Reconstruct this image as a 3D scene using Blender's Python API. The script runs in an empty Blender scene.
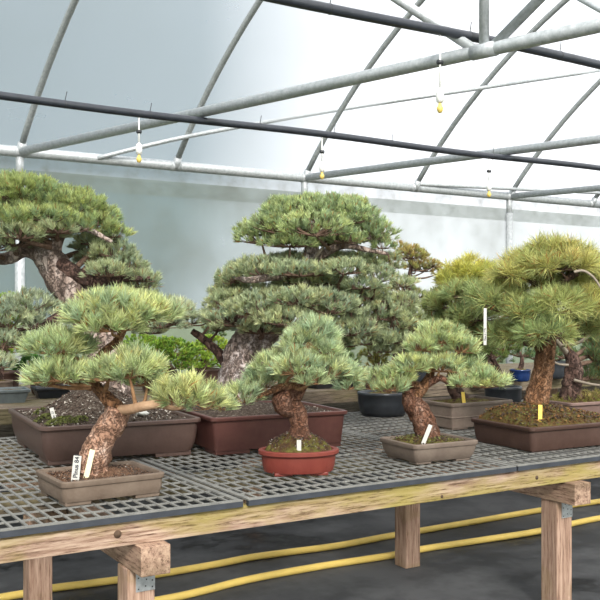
import bpy, bmesh, math, random
import numpy as np
from mathutils import Vector, noise as mnoise

random.seed(7)
RNG = np.random.default_rng(11)
SC = bpy.context.scene
COL = SC.collection

# ------------------------------------------------------------------ camera
EYE = 1.25            # eye height
FPX = 900.0           # focal length in pixels of the 600 px frame
HOR = 310.0           # row of the horizon
CU, CV = 0.8513, 0.5248   # bench axis (world x) against the view axis

camd = bpy.data.cameras.new('camera')
camd.sensor_width = 36.0
camd.lens = 36.0 * FPX / 600.0
camd.shift_y = (HOR - 300.0) / 600.0
camd.clip_end = 300
cam = bpy.data.objects.new('camera', camd)
COL.objects.link(cam)
cam.location = (0, 0, EYE)
cam.rotation_euler = (math.radians(90), 0, -math.atan2(CV, CU))
SC.camera = cam

# ------------------------------------------------------------------ world: overcast sky, whiter towards the sun side
w = bpy.data.worlds.new('sky'); SC.world = w; w.use_nodes = True
nt = w.node_tree; nt.nodes.clear()
out = nt.nodes.new('ShaderNodeOutputWorld')
bg = nt.nodes.new('ShaderNodeBackground')
tc = nt.nodes.new('ShaderNodeTexCoord')
dot = nt.nodes.new('ShaderNodeVectorMath'); dot.operation = 'DOT_PRODUCT'
dot.inputs[1].default_value = (-0.20, 0.95, 0.25)
ramp = nt.nodes.new('ShaderNodeValToRGB')
e = ramp.color_ramp.elements
e[0].position = 0.0; e[0].color = (1.9, 1.9, 1.88, 1)
e[1].position = 1.0; e[1].color = (0.12, 0.18, 0.21, 1)
e2 = e.new(0.60); e2.color = (1.5, 1.52, 1.56, 1)
e3 = e.new(0.845); e3.color = (1.15, 1.18, 1.24, 1)
e4 = e.new(0.905); e4.color = (0.24, 0.31, 0.35, 1)
mr = nt.nodes.new('ShaderNodeMapRange')
mr.inputs['From Min'].default_value = -1; mr.inputs['From Max'].default_value = 1
nt.links.new(tc.outputs['Generated'], dot.inputs[0])
nt.links.new(dot.outputs['Value'], mr.inputs['Value'])
nt.links.new(mr.outputs['Result'], ramp.inputs['Fac'])
nt.links.new(ramp.outputs['Color'], bg.inputs['Color'])
bg.inputs['Strength'].default_value = 1.0
nt.links.new(bg.outputs['Background'], out.inputs['Surface'])

# soft added sun from behind the camera, standing in for a flash
sd = bpy.data.lights.new('fill_sun', 'SUN'); sd.energy = 4.0; sd.angle = math.radians(14); sd.color = (1.0, 0.96, 0.9)
fill_sun = bpy.data.objects.new('fill_sun', sd); COL.objects.link(fill_sun)
fill_sun.rotation_euler = (math.radians(56), 0, math.radians(-22))

SC.view_settings.view_transform = 'Standard'
SC.view_settings.look = 'None'
SC.view_settings.exposure = 0.55
SC.view_settings.gamma = 1.0
SC.view_settings.use_curve_mapping = False

# ------------------------------------------------------------------ helpers
def at(px, py, D):
    """world point seen at pixel px,py at distance D along the view axis"""
    t = (px - 300.0) / FPX; s = (HOR - py) / FPX
    return Vector((D * (CU * t + CV), D * (CU - CV * t), EYE + D * s))

def on(px, py, z):
    """world point at height z seen at pixel px,py"""
    return at(px, py, (EYE - z) * FPX / (py - HOR))

def tag(o, label=None, cat=None, group=None, kind=None):
    if label: o['label'] = label
    if cat: o['category'] = cat
    if group: o['group'] = group
    if kind: o['kind'] = kind
    return o

def empty(name, loc, label=None, cat=None, group=None, rz=0.0):
    o = bpy.data.objects.new(name, None); COL.objects.link(o)
    o.location = loc; o.rotation_euler = (0, 0, rz)
    o.empty_display_size = 0.05
    return tag(o, label, cat, group)

class MB:
    def __init__(s): s.v = []; s.f = []; s.smooth = []
    def add(s, vs, fs, smooth=False):
        b = len(s.v); s.v.extend([tuple(v) for v in vs])
        for f in fs: s.f.append(tuple(b + i for i in f)); s.smooth.append(smooth)
    def box(s, lo, hi, rz=0.0, c=None):
        x0, y0, z0 = lo; x1, y1, z1 = hi
        vs = [Vector(p) for p in ((x0,y0,z0),(x1,y0,z0),(x1,y1,z0),(x0,y1,z0),(x0,y0,z1),(x1,y0,z1),(x1,y1,z1),(x0,y1,z1))]
        if c is not None:
            cr, sr = math.cos(rz), math.sin(rz)
            vs = [Vector((c[0] + v.x*cr - v.y*sr, c[1] + v.x*sr + v.y*cr, c[2] + v.z)) for v in vs]
        s.add(vs, [(0,3,2,1),(4,5,6,7),(0,1,5,4),(1,2,6,5),(2,3,7,6),(3,0,4,7)])
        return s
    def tube(s, pts, rad, n=12, caps=True, bumps=0.0, freq=20.0, smooth=True, ell=1.0):
        pts = [Vector(p) for p in pts]
        if not hasattr(rad, '__len__'): rad = [rad] * len(pts)
        T = []
        for i in range(len(pts)):
            a = pts[max(0, i-1)]; b = pts[min(len(pts)-1, i+1)]
            T.append((b - a).normalized())
        ref = Vector((0, 0, 1)) if abs(T[0].z) < 0.9 else Vector((0, 1, 0))
        nrm = T[0].cross(ref).normalized()
        vs = []
        for i, p in enumerate(pts):
            nrm = (nrm - T[i] * nrm.dot(T[i])).normalized()
            bi = T[i].cross(nrm)
            for k in range(n):
                a = 2 * math.pi * k / n
                d = nrm * math.cos(a) + bi * math.sin(a) * ell
                r = rad[i]
                if bumps:
                    q = (p + d * r) * freq
                    c = mnoise.noise(q) + 0.6 * abs(mnoise.noise(q * 2.3)) - 0.2 + 0.9 * mnoise.noise(q * 0.3)
                    r *= 1 + bumps * c
                vs.append(p + d * r)
        m = len(pts); fs = []
        for i in range(m - 1):
            for k in range(n):
                k2 = (k + 1) % n
                fs.append((i*n + k, i*n + k2, (i+1)*n + k2, (i+1)*n + k))
        if caps:
            fs.append(tuple(range(n - 1, -1, -1)))
            fs.append(tuple((m-1)*n + k for k in range(n)))
        s.add(vs, fs, smooth)
        return s
    def lathe(s, prof, c, n=32, sx=1.0, sy=1.0, rz=0.0):
        vs = []; cr, sr = math.cos(rz), math.sin(rz)
        for r, z in prof:
            for k in range(n):
                a = 2*math.pi*k/n; x = r*sx*math.cos(a); y = r*sy*math.sin(a)
                vs.append((c[0] + x*cr - y*sr, c[1] + x*sr + y*cr, c[2] + z))
        m = len(prof); fs = []
        for i in range(m-1):
            for k in range(n):
                k2 = (k+1) % n
                fs.append((i*n+k, i*n+k2, (i+1)*n+k2, (i+1)*n+k))
        fs.append(tuple(range(n-1, -1, -1)))
        s.add(vs, fs, True)
        return s
    def build(s, name, mat, parent=None, loc=None, bevel=0.0):
        me = bpy.data.meshes.new(name)
        off = Vector((0, 0, 0)) if loc is None else Vector(loc)
        me.from_pydata([tuple(Vector(v) - off) for v in s.v], [], s.f)
        me.polygons.foreach_set('use_smooth', s.smooth)
        me.materials.append(mat); me.update()
        o = bpy.data.objects.new(name, me); COL.objects.link(o)
        if parent is not None: o.parent = parent
        elif loc is not None: o.location = off
        if bevel:
            b = o.modifiers.new('bevel', 'BEVEL'); b.width = bevel; b.segments = 2; b.limit_method = 'ANGLE'
        return o

def spline(P, R=None, sub=6):
    """Catmull-Rom through points (and radii)"""
    P = [Vector(p) for p in P]
    if R is None: R = [1] * len(P)
    if not hasattr(R, '__len__'): R = [R] * len(P)
    op, orr = [], []
    n = len(P)
    for i in range(n - 1):
        p0, p1, p2, p3 = P[max(0, i-1)], P[i], P[i+1], P[min(n-1, i+2)]
        for k in range(sub):
            t = k / sub
            op.append(0.5 * ((2*p1) + (p2 - p0)*t + (2*p0 - 5*p1 + 4*p2 - p3)*t*t + (-p0 + 3*p1 - 3*p2 + p3)*t**3))
            orr.append(R[i]*(1-t) + R[i+1]*t)
    op.append(P[-1]); orr.append(R[-1])
    return op, orr

# ------------------------------------------------------------------ materials
def newmat(name):
    m = bpy.data.materials.new(name); m.use_nodes = True
    nt = m.node_tree; nt.nodes.clear()
    o = nt.nodes.new('ShaderNodeOutputMaterial')
    p = nt.nodes.new('ShaderNodeBsdfPrincipled')
    nt.links.new(p.outputs['BSDF'], o.inputs['Surface'])
    return m, nt, p, o

def nodes_noise(nt, scale, detail=4, rough=0.6, vec=None, stretch=None):
    n = nt.nodes.new('ShaderNodeTexNoise')
    n.inputs['Scale'].default_value = scale
    n.inputs['Detail'].default_value = detail
    n.inputs['Roughness'].default_value = rough
    tc = nt.nodes.new('ShaderNodeTexCoord')
    if stretch:
        mp = nt.nodes.new('ShaderNodeMapping'); mp.inputs['Scale'].default_value = stretch
        nt.links.new(tc.outputs['Object'], mp.inputs['Vector'])
        nt.links.new(mp.outputs['Vector'], n.inputs['Vector'])
    else:
        nt.links.new(tc.outputs['Object'], n.inputs['Vector'])
    return n

def nodes_ramp(nt, src, stops):
    r = nt.nodes.new('ShaderNodeValToRGB')
    e = r.color_ramp.elements
    e[0].position = stops[0][0]; e[0].color = (*stops[0][1], 1)
    e[1].position = stops[-1][0]; e[1].color = (*stops[-1][1], 1)
    for p, c in stops[1:-1]:
        x = e.new(p); x.color = (*c, 1)
    nt.links.new(src, r.inputs['Fac'])
    return r

def mat_plain(name, col, rough=0.6, metal=0.0, var=0.12, scale=30, bump=0.0, spec=0.5):
    m, nt, p, o = newmat(name)
    n = nodes_noise(nt, scale)
    lo = tuple(c * (1 - var) for c in col); hi = tuple(min(1, c * (1 + var)) for c in col)
    r = nodes_ramp(nt, n.outputs['Fac'], [(0.3, lo), (0.7, hi)])
    nt.links.new(r.outputs['Color'], p.inputs['Base Color'])
    p.inputs['Roughness'].default_value = rough
    p.inputs['Metallic'].default_value = metal
    p.inputs['Specular IOR Level'].default_value = spec
    if bump:
        b = nt.nodes.new('ShaderNodeBump'); b.inputs['Strength'].default_value = bump; b.inputs['Distance'].default_value = 0.004
        nt.links.new(n.outputs['Fac'], b.inputs['Height']); nt.links.new(b.outputs['Normal'], p.inputs['Normal'])
    return m

def mat_multi(name, scale, stops, rough=0.9, bump=0.6, dist=0.01, vor=False, stretch=None, detail=6, spec=0.3, vscale=None):
    """noise ramp; bump from the same noise, or from voronoi plates"""
    m, nt, p, o = newmat(name)
    n = nodes_noise(nt, scale, detail=detail, rough=0.7, stretch=stretch)
    r = nodes_ramp(nt, n.outputs['Fac'], stops)
    h = n.outputs['Fac']; colout = r.outputs['Color']
    if vor:
        v = nt.nodes.new('ShaderNodeTexVoronoi'); v.feature = 'DISTANCE_TO_EDGE'
        v.inputs['Scale'].default_value = vscale or scale
        tc = nt.nodes.new('ShaderNodeTexCoord')
        mp = nt.nodes.new('ShaderNodeMapping'); mp.inputs['Scale'].default_value = stretch or (1, 1, 1)
        addn = nt.nodes.new('ShaderNodeMixRGB'); addn.blend_type = 'ADD'; addn.inputs['Fac'].default_value = 0.11
        n2 = nodes_noise(nt, 30)
        nt.links.new(tc.outputs['Object'], addn.inputs['Color1']); nt.links.new(n2.outputs['Color'], addn.inputs['Color2'])
        nt.links.new(addn.outputs['Color'], mp.inputs['Vector']); nt.links.new(mp.outputs['Vector'], v.inputs['Vector'])
        mr = nt.nodes.new('ShaderNodeMapRange'); mr.inputs['From Max'].default_value = 0.13; mr.inputs['To Min'].default_value = 0.35
        nt.links.new(v.outputs['Distance'], mr.inputs['Value'])
        mx = nt.nodes.new('ShaderNodeMixRGB'); mx.inputs['Color1'].default_value = (*[c*0.9 for c in stops[0][1]], 1)
        nt.links.new(mr.outputs['Result'], mx.inputs['Fac']); nt.links.new(colout, mx.inputs['Color2'])
        colout = mx.outputs['Color']
        ad = nt.nodes.new('ShaderNodeMath'); ad.operation = 'ADD'
        nt.links.new(mr.outputs['Result'], ad.inputs[0]); nt.links.new(n.outputs['Fac'], ad.inputs[1])
        h = ad.outputs[0]
    nt.links.new(colout, p.inputs['Base Color'])
    p.inputs['Roughness'].default_value = rough
    p.inputs['Specular IOR Level'].default_value = spec
    b = nt.nodes.new('ShaderNodeBump'); b.inputs['Strength'].default_value = bump; b.inputs['Distance'].default_value = dist
    nt.links.new(h, b.inputs['Height']); nt.links.new(b.outputs['Normal'], p.inputs['Normal'])
    return m

def mat_needle():
    m, nt, p, o = newmat('pine_needles')
    a = nt.nodes.new('ShaderNodeVertexColor'); a.layer_name = 'tint'
    nt.links.new(a.outputs['Color'], p.inputs['Base Color'])
    p.inputs['Roughness'].default_value = 0.5
    p.inputs['Specular IOR Level'].default_value = 0.35
    tr = nt.nodes.new('ShaderNodeBsdfTranslucent'); nt.links.new(a.outputs['Color'], tr.inputs['Color'])
    mx = nt.nodes.new('ShaderNodeMixShader'); mx.inputs['Fac'].default_value = 0.3
    nt.links.new(p.outputs['BSDF'], mx.inputs[1]); nt.links.new(tr.outputs['BSDF'], mx.inputs[2])
    nt.links.new(mx.outputs['Shader'], o.inputs['Surface'])
    return m

def mat_film(name, transp, col, dirt, scale=1.5, dirt_amt=0.35):
    """poly sheet: part clear, part light-scattering, with grime"""
    m = bpy.data.materials.new(name); m.use_nodes = True
    nt = m.node_tree; nt.nodes.clear()
    o = nt.nodes.new('ShaderNodeOutputMaterial')
    n = nodes_noise(nt, scale, detail=8, rough=0.65)
    r = nodes_ramp(nt, n.outputs['Fac'], [(0.35, col), (0.75, dirt)])
    t = nt.nodes.new('ShaderNodeBsdfTransparent')
    s = nt.nodes.new('ShaderNodeBsdfTranslucent'); nt.links.new(r.outputs['Color'], s.inputs['Color'])
    d = nt.nodes.new('ShaderNodeBsdfDiffuse'); nt.links.new(r.outputs['Color'], d.inputs['Color'])
    m1 = nt.nodes.new('ShaderNodeMixShader'); m1.inputs['Fac'].default_value = 0.25
    nt.links.new(s.outputs['BSDF'], m1.inputs[1]); nt.links.new(d.outputs['BSDF'], m1.inputs[2])
    m2 = nt.nodes.new('ShaderNodeMixShader')
    mr = nt.nodes.new('ShaderNodeMapRange')
    mr.inputs['From Min'].default_value = 0.3; mr.inputs['From Max'].default_value = 0.75
    mr.inputs['To Min'].default_value = 1 - transp; mr.inputs['To Max'].default_value = min(1, 1 - transp + dirt_amt)
    nt.links.new(n.outputs['Fac'], mr.inputs['Value']); nt.links.new(mr.outputs['Result'], m2.inputs['Fac'])
    nt.links.new(t.outputs['BSDF'], m2.inputs[1]); nt.links.new(m1.outputs['Shader'], m2.inputs[2])
    nt.links.new(m2.outputs['Shader'], o.inputs['Surface'])
    return m

M = {}
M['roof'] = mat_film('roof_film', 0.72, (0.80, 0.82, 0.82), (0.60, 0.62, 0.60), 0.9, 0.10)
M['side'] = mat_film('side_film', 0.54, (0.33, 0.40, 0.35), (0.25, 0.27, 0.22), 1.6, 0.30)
M['skirt'] = mat_film('skirt_film', 0.62, (0.62, 0.65, 0.65), (0.30, 0.29, 0.25), 9.0, 0.3)
M['pipe'] = mat_multi('galvanised_pipe', 40, [(0.3, (0.300, 0.325, 0.338)), (0.7, (0.525, 0.550, 0.562))], rough=0.42, bump=0.05, spec=0.6)
M['pipe'].node_tree.nodes['Principled BSDF'].inputs['Metallic'].default_value = 0.2
M['rib'] = mat_multi('weathered_rib_steel', 40, [(0.3, (0.20, 0.22, 0.22)), (0.7, (0.33, 0.35, 0.35))], rough=0.5, bump=0.05)
M['black_pipe'] = mat_plain('black_irrigation_pipe', (0.028, 0.032, 0.042), 0.35, var=0.2)
M['white_plastic'] = mat_plain('white_plastic', (0.80, 0.80, 0.77), 0.4, var=0.05)
M['yellow_plastic'] = mat_plain('yellow_plastic', (0.75, 0.55, 0.14), 0.4, var=0.08)
M['black_plastic'] = mat_plain('black_plastic', (0.03, 0.032, 0.036), 0.4, var=0.2)
M['mesh'] = mat_multi('grey_bench_mesh', 18, [(0.3, (0.13, 0.13, 0.125)), (0.7, (0.25, 0.245, 0.225))], rough=0.7, bump=0.1)
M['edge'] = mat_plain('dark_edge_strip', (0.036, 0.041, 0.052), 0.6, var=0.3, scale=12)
M['hose'] = mat_plain('yellow_hose', (0.86, 0.62, 0.16), 0.45, var=0.10, scale=8)
M['steel'] = mat_plain('zinc_plate', (0.50, 0.52, 0.53), 0.4, metal=0.6, var=0.2, scale=60)
M['ink'] = mat_plain('black_ink', (0.03, 0.03, 0.04), 0.6)
M['stake_white'] = mat_plain('white_stake', (0.52, 0.51, 0.47), 0.5, var=0.04)
M['stake_cream'] = mat_plain('cream_stake', (0.80, 0.75, 0.48), 0.5, var=0.06)
M['stake_yellow'] = mat_plain('yellow_stake', (0.85, 0.60, 0.10), 0.5, var=0.05)

M['pot_brown'] = mat_multi('brown_pot', 25, [(0.3, (0.076, 0.045, 0.037)), (0.7, (0.104, 0.065, 0.054))], rough=0.42, bump=0.05, spec=0.4)
M['pot_maroon'] = mat_multi('maroon_pot', 25, [(0.3, (0.080, 0.030, 0.026)), (0.7, (0.108, 0.045, 0.036))], rough=0.4, bump=0.05, spec=0.4)
M['pot_tan'] = mat_multi('tan_stoneware', 14, [(0.3, (0.118, 0.084, 0.062)), (0.7, (0.192, 0.146, 0.112))], rough=0.75, bump=0.12)
M['pot_grey'] = mat_multi('grey_brown_stoneware', 14, [(0.3, (0.136, 0.102, 0.082)), (0.7, (0.204, 0.160, 0.129))], rough=0.7, bump=0.1)
M['pot_red'] = mat_multi('red_stoneware', 14, [(0.3, (0.158, 0.028, 0.021)), (0.7, (0.211, 0.046, 0.032))], rough=0.45, bump=0.08, spec=0.4)
M['pot_dark'] = mat_multi('dark_brown_stoneware', 14, [(0.3, (0.055, 0.029, 0.022)), (0.7, (0.083, 0.048, 0.038))], rough=0.5, bump=0.08)
M['pot_black'] = mat_plain('black_pot', (0.028, 0.032, 0.038), 0.35, var=0.2)
M['pot_blue'] = mat_plain('blue_glaze', (0.010, 0.028, 0.10), 0.2, var=0.2)
M['pot_slate'] = mat_plain('slate_tray', (0.11, 0.13, 0.135), 0.5, var=0.2)
M['pot_rose'] = mat_multi('rose_brown_stoneware', 14, [(0.3, (0.165, 0.105, 0.090)), (0.7, (0.225, 0.150, 0.128))], rough=0.7, bump=0.1)

M['soil_brown'] = mat_multi('brown_gravel_soil', 160, [(0.32, (0.025, 0.014, 0.010)), (0.5, (0.16, 0.08, 0.045)), (0.68, (0.30, 0.20, 0.13)), (0.76, (0.6, 0.52, 0.42))], bump=1.0, dist=0.008)
M['soil_grit'] = mat_multi('gritty_soil', 85, [(0.30, (0.010, 0.008, 0.007)), (0.5, (0.061, 0.041, 0.030)), (0.62, (0.165, 0.138, 0.110)), (0.72, (0.413, 0.396, 0.363))], bump=1.0, dist=0.012)
M['soil_moss'] = mat_multi('mossy_soil', 38, [(0.30, (0.024, 0.015, 0.008)), (0.45, (0.081, 0.041, 0.017)), (0.55, (0.105, 0.095, 0.020)), (0.68, (0.178, 0.163, 0.041)), (0.78, (0.291, 0.225, 0.122))], bump=1.0, dist=0.012)
M['soil_rust'] = mat_multi('rusty_moss', 45, [(0.30, (0.021, 0.012, 0.006)), (0.47, (0.096, 0.051, 0.015)), (0.58, (0.090, 0.084, 0.021)), (0.70, (0.168, 0.120, 0.036))], bump=1.0, dist=0.012)
M['moss'] = mat_multi('green_moss', 60, [(0.3, (0.040, 0.048, 0.012)), (0.7, (0.115, 0.125, 0.030))], bump=1.0, dist=0.01)

M['bark_pink'] = mat_multi('pinkish_plated_bark', 22, [(0.30, (0.138, 0.073, 0.048)), (0.48, (0.390, 0.220, 0.146)), (0.62, (0.650, 0.439, 0.342)), (0.74, (0.850, 0.812, 0.715))], bump=1.0, dist=0.012, vor=True, vscale=48, stretch=(1, 1, 0.6))
M['bark_red'] = mat_multi('red_brown_bark', 26, [(0.30, (0.062, 0.029, 0.018)), (0.48, (0.198, 0.089, 0.052)), (0.64, (0.322, 0.182, 0.130)), (0.76, (0.541, 0.437, 0.374))], bump=1.0, dist=0.012, vor=True, vscale=55, stretch=(1, 1, 0.6))
M['bark_orange'] = mat_multi('orange_brown_bark', 30, [(0.30, (0.059, 0.030, 0.015)), (0.50, (0.236, 0.113, 0.054)), (0.66, (0.413, 0.236, 0.140))], bump=1.0, dist=0.012, vor=True, vscale=50, stretch=(1, 1, 0.4))
M['bark_grey'] = mat_multi('grey_plated_bark', 26, [(0.30, (0.147, 0.104, 0.086)), (0.48, (0.380, 0.294, 0.258)), (0.62, (0.655, 0.570, 0.552)), (0.74, (0.850, 0.850, 0.850))], bump=1.0, dist=0.02, vor=True, vscale=36, stretch=(1, 1, 0.6))
M['bark_brown'] = mat_multi('brown_furrowed_bark', 20, [(0.30, (0.12, 0.085, 0.070)), (0.46, (0.34, 0.25, 0.21)), (0.62, (0.60, 0.49, 0.44))], bump=1.0, dist=0.02, vor=True, vscale=36, stretch=(1, 1, 0.3))
M['bark_dark'] = mat_multi('dark_bark', 20, [(0.30, (0.042, 0.024, 0.019)), (0.55, (0.144, 0.084, 0.066)), (0.7, (0.264, 0.180, 0.156))], bump=1.0, dist=0.02, vor=True, vscale=25, stretch=(1, 1, 0.5))
M['twig'] = mat_multi('orange_twig_bark', 60, [(0.3, (0.15, 0.075, 0.035)), (0.7, (0.40, 0.23, 0.12))], bump=0.5)
M['twig_dark'] = mat_multi('brown_twig_bark', 60, [(0.3, (0.06, 0.035, 0.025)), (0.7, (0.22, 0.14, 0.10))], bump=0.5)
M['cutwood'] = mat_multi('smooth_tan_branch', 25, [(0.3, (0.30, 0.17, 0.095)), (0.7, (0.50, 0.33, 0.21))], bump=0.3)
M['deadwood'] = mat_plain('bleached_deadwood', (0.24, 0.20, 0.155), 0.8, var=0.15)
M['needle'] = mat_needle()
M['grit_dark'] = mat_plain('dark_bark_chips', (0.065, 0.042, 0.030), 0.9, var=0.6, scale=60)
M['grit_rust'] = mat_plain('rusty_moss_clumps', (0.15, 0.07, 0.018), 0.9, var=0.6, scale=60)
M['grit_green'] = mat_plain('green_moss_clumps', (0.13, 0.14, 0.035), 0.9, var=0.5, scale=60)
M['grit_pale'] = mat_plain('pale_grit', (0.42, 0.38, 0.33), 0.8, var=0.3, scale=40)

def mat_wood(name, base, pale, stain, stain_amt, grain=(2.0, 30, 30), streak=1.0):
    m, nt, p, o = newmat(name)
    n = nodes_noise(nt, 3.0, detail=8, rough=0.7, stretch=grain)
    r = nodes_ramp(nt, n.outputs['Fac'], [(0.30, tuple(c*0.5 for c in base)), (0.45, base), (0.62, pale), (0.8, tuple(min(1, c*1.2) for c in pale))])
    n2 = nodes_noise(nt, 2.2, detail=5, rough=0.6, stretch=(1, 3, 3))
    r2 = nodes_ramp(nt, n2.outputs['Fac'], [(0.53 - 0.2*stain_amt, (0, 0, 0)), (0.56, (1, 1, 1))])
    mx = nt.nodes.new('ShaderNodeMixRGB'); mx.inputs['Color2'].default_value = (*stain, 1)
    mu = nt.nodes.new('ShaderNodeMath'); mu.operation = 'MULTIPLY'; mu.inputs[1].default_value = stain_amt
    nt.links.new(r2.outputs['Color'], mu.inputs[0]); nt.links.new(mu.outputs[0], mx.inputs['Fac'])
    nt.links.new(r.outputs['Color'], mx.inputs['Color1'])
    n3 = nodes_noise(nt, 6.0, detail=5, rough=0.75, stretch=grain)
    r3 = nodes_ramp(nt, n3.outputs['Fac'], [(0.36, (0.42, 0.38, 0.36)), (0.47, (1, 1, 1))])
    dk = nt.nodes.new('ShaderNodeMixRGB'); dk.blend_type = 'MULTIPLY'; dk.inputs['Fac'].default_value = streak
    nt.links.new(mx.outputs['Color'], dk.inputs['Color1']); nt.links.new(r3.outputs['Color'], dk.inputs['Color2'])
    nt.links.new(dk.outputs['Color'], p.inputs['Base Color'])
    p.inputs['Roughness'].default_value = 0.8
    p.inputs['Specular IOR Level'].default_value = 0.25
    b = nt.nodes.new('ShaderNodeBump'); b.inputs['Strength'].default_value = 0.5; b.inputs['Distance'].default_value = 0.004
    nt.links.new(n.outputs['Fac'], b.inputs['Height']); nt.links.new(b.outputs['Normal'], p.inputs['Normal'])
    return m
M['beam'] = mat_wood('algae_stained_beam', (0.27, 0.17, 0.12), (0.50, 0.37, 0.28), (0.33, 0.275, 0.07), 0.8, grain=(1.8, 30, 30))
M['post'] = mat_wood('raw_post_wood', (0.33, 0.205, 0.145), (0.50, 0.345, 0.26), (0.26, 0.19, 0.08), 0.3, grain=(26, 26, 1.6), streak=0.45)
M['cap'] = mat_wood('bearer_wood', (0.33, 0.21, 0.15), (0.50, 0.35, 0.25), (0.13, 0.09, 0.05), 0.55, grain=(20, 2.5, 20))
M['knot'] = mat_plain('wood_knot', (0.10, 0.06, 0.035), 0.8, var=0.3)

M['blocking_board'] = mat_wood('dark_blocking_board', (0.09, 0.075, 0.06), (0.15, 0.125, 0.10), (0.05, 0.05, 0.03), 0.4)
M['rear_wood'] = mat_wood('grey_weathered_wood', (0.13, 0.10, 0.075), (0.24, 0.19, 0.14), (0.12, 0.11, 0.04), 0.5, grain=(1.8, 30, 30))
# floor: black woven ground cloth with damp patches
m, nt_, p_, o_ = newmat('ground_cloth')
n1 = nodes_noise(nt_, 1.3, detail=6); n2 = nodes_noise(nt_, 9, detail=6)
mxn = nt_.nodes.new('ShaderNodeMath'); mxn.operation = 'ADD'
ml = nt_.nodes.new('ShaderNodeMath'); ml.operation = 'MULTIPLY'; ml.inputs[1].default_value = 0.35
nt_.links.new(n2.outputs['Fac'], ml.inputs[0]); nt_.links.new(n1.outputs['Fac'], mxn.inputs[0]); nt_.links.new(ml.outputs[0], mxn.inputs[1])
r_ = nodes_ramp(nt_, mxn.outputs[0], [(0.58, (0.014, 0.015, 0.016)), (0.64, (0.045, 0.047, 0.050)), (0.80, (0.090, 0.092, 0.096))])
nt_.links.new(r_.outputs['Color'], p_.inputs['Base Color'])
rr_ = nodes_ramp(nt_, mxn.outputs[0], [(0.5, (0.35,)*3), (0.66, (0.72,)*3)])
nt_.links.new(rr_.outputs['Color'], p_.inputs['Roughness'])
wv = nt_.nodes.new('ShaderNodeTexNoise'); wv.inputs['Scale'].default_value = 140
bp_ = nt_.nodes.new('ShaderNodeBump'); bp_.inputs['Strength'].default_value = 0.3; bp_.inputs['Distance'].default_value = 0.003
nt_.links.new(wv.outputs['Fac'], bp_.inputs['Height']); nt_.links.new(bp_.outputs['Normal'], p_.inputs['Normal'])
M['floor'] = m
M['grass'] = mat_multi('rough_grass', 6, [(0.3, (0.07, 0.10, 0.04)), (0.7, (0.17, 0.20, 0.09))])

# ------------------------------------------------------------------ greenhouse shell
EY, EZ = 6.64, 2.40                    # eave line: y and height
DX, DY = 0.284, -0.959                 # direction of the cross members, seen from above
R0, S0, ZC = 5.043, 3.9, EZ - 3.197       # arch radius, half span, centre height
XA, XB = -2.6, 12.6                    # ends (measured on the eave line)
RIBX = [1.70 + 1.22 * k for k in range(-3, 9)]
def arch(x0, s, off=0.0):
    a = math.acos(max(-1, min(1, (S0 - s) / R0)))
    r = R0 + off
    ss = S0 - r * math.cos(a); z = ZC + r * math.sin(a)
    return Vector((x0 + 0.142 * ss, EY + DY * ss, z))
def eave(x0, s, z): return Vector((x0 + DX * s, EY + DY * s, z))

# floor
MB().box((-9, -3, -0.05), (17, 9, 0.0)).build('floor', M['floor'])
tag(bpy.data.objects['floor'], 'dark woven ground cloth with damp patches', kind='structure')
MB().box((-70, -60, -0.12), (90, 90, -0.06)).build('ground', M['grass'])
tag(bpy.data.objects['ground'], 'grass outside the greenhouse', kind='structure')

# ceiling film
mb = MB(); NS = 36; NX = 26
vs = []
for i in range(NX + 1):
    x0 = XA + (XB - XA) * i / NX
    for k in range(NS + 1):
        s = 2 * S0 * k / NS
        vs.append(arch(x0, s, 0.035))
fs = [(i*(NS+1)+k, (i+1)*(NS+1)+k, (i+1)*(NS+1)+k+1, i*(NS+1)+k+1) for i in range(NX) for k in range(NS)]
mb.add(vs, fs, True)
tag(mb.build('ceiling', M['roof']), 'translucent plastic roof film over curved ribs', kind='structure')

def wallquad(name, a, b, h0, h1, mat, label, n=20):
    mb = MB(); vs = []
    for i in range(n + 1):
        p = a.lerp(b, i / n); vs.append((p.x, p.y, h0)); vs.append((p.x, p.y, h1))
    mb.add(vs, [(2*i, 2*i+2, 2*i+3, 2*i+1) for i in range(n)], False)
    return tag(mb.build(name, mat), label, kind='structure')
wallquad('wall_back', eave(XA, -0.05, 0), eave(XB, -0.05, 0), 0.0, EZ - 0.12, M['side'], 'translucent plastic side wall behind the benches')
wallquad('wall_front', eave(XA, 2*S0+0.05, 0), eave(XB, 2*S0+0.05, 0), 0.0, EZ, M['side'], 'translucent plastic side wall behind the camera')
wallquad('trim_1', eave(XA, -0.075, 0), eave(XB, -0.075, 0), EZ - 0.24, EZ + 0.02, M['skirt'], 'grimy lap of film hanging below the eave pipe')
wb = MB().box((-7, EY - 0.005, 0), (14, EY + 0.03, 0.62)); tag(wb.build('added_board_back', M['blocking_board']), 'added dark boards blocking the bright foot of the film wall', kind='structure')  # invented opaque boards, keep bright film from showing under the rear bench
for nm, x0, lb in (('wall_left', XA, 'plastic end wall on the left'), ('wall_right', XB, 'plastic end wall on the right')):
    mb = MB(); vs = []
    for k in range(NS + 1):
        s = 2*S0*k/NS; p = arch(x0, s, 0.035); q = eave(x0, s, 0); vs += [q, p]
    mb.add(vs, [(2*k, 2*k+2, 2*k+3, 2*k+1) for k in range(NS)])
    tag(mb.build(nm, M['side']), lb, kind='structure')

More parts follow.
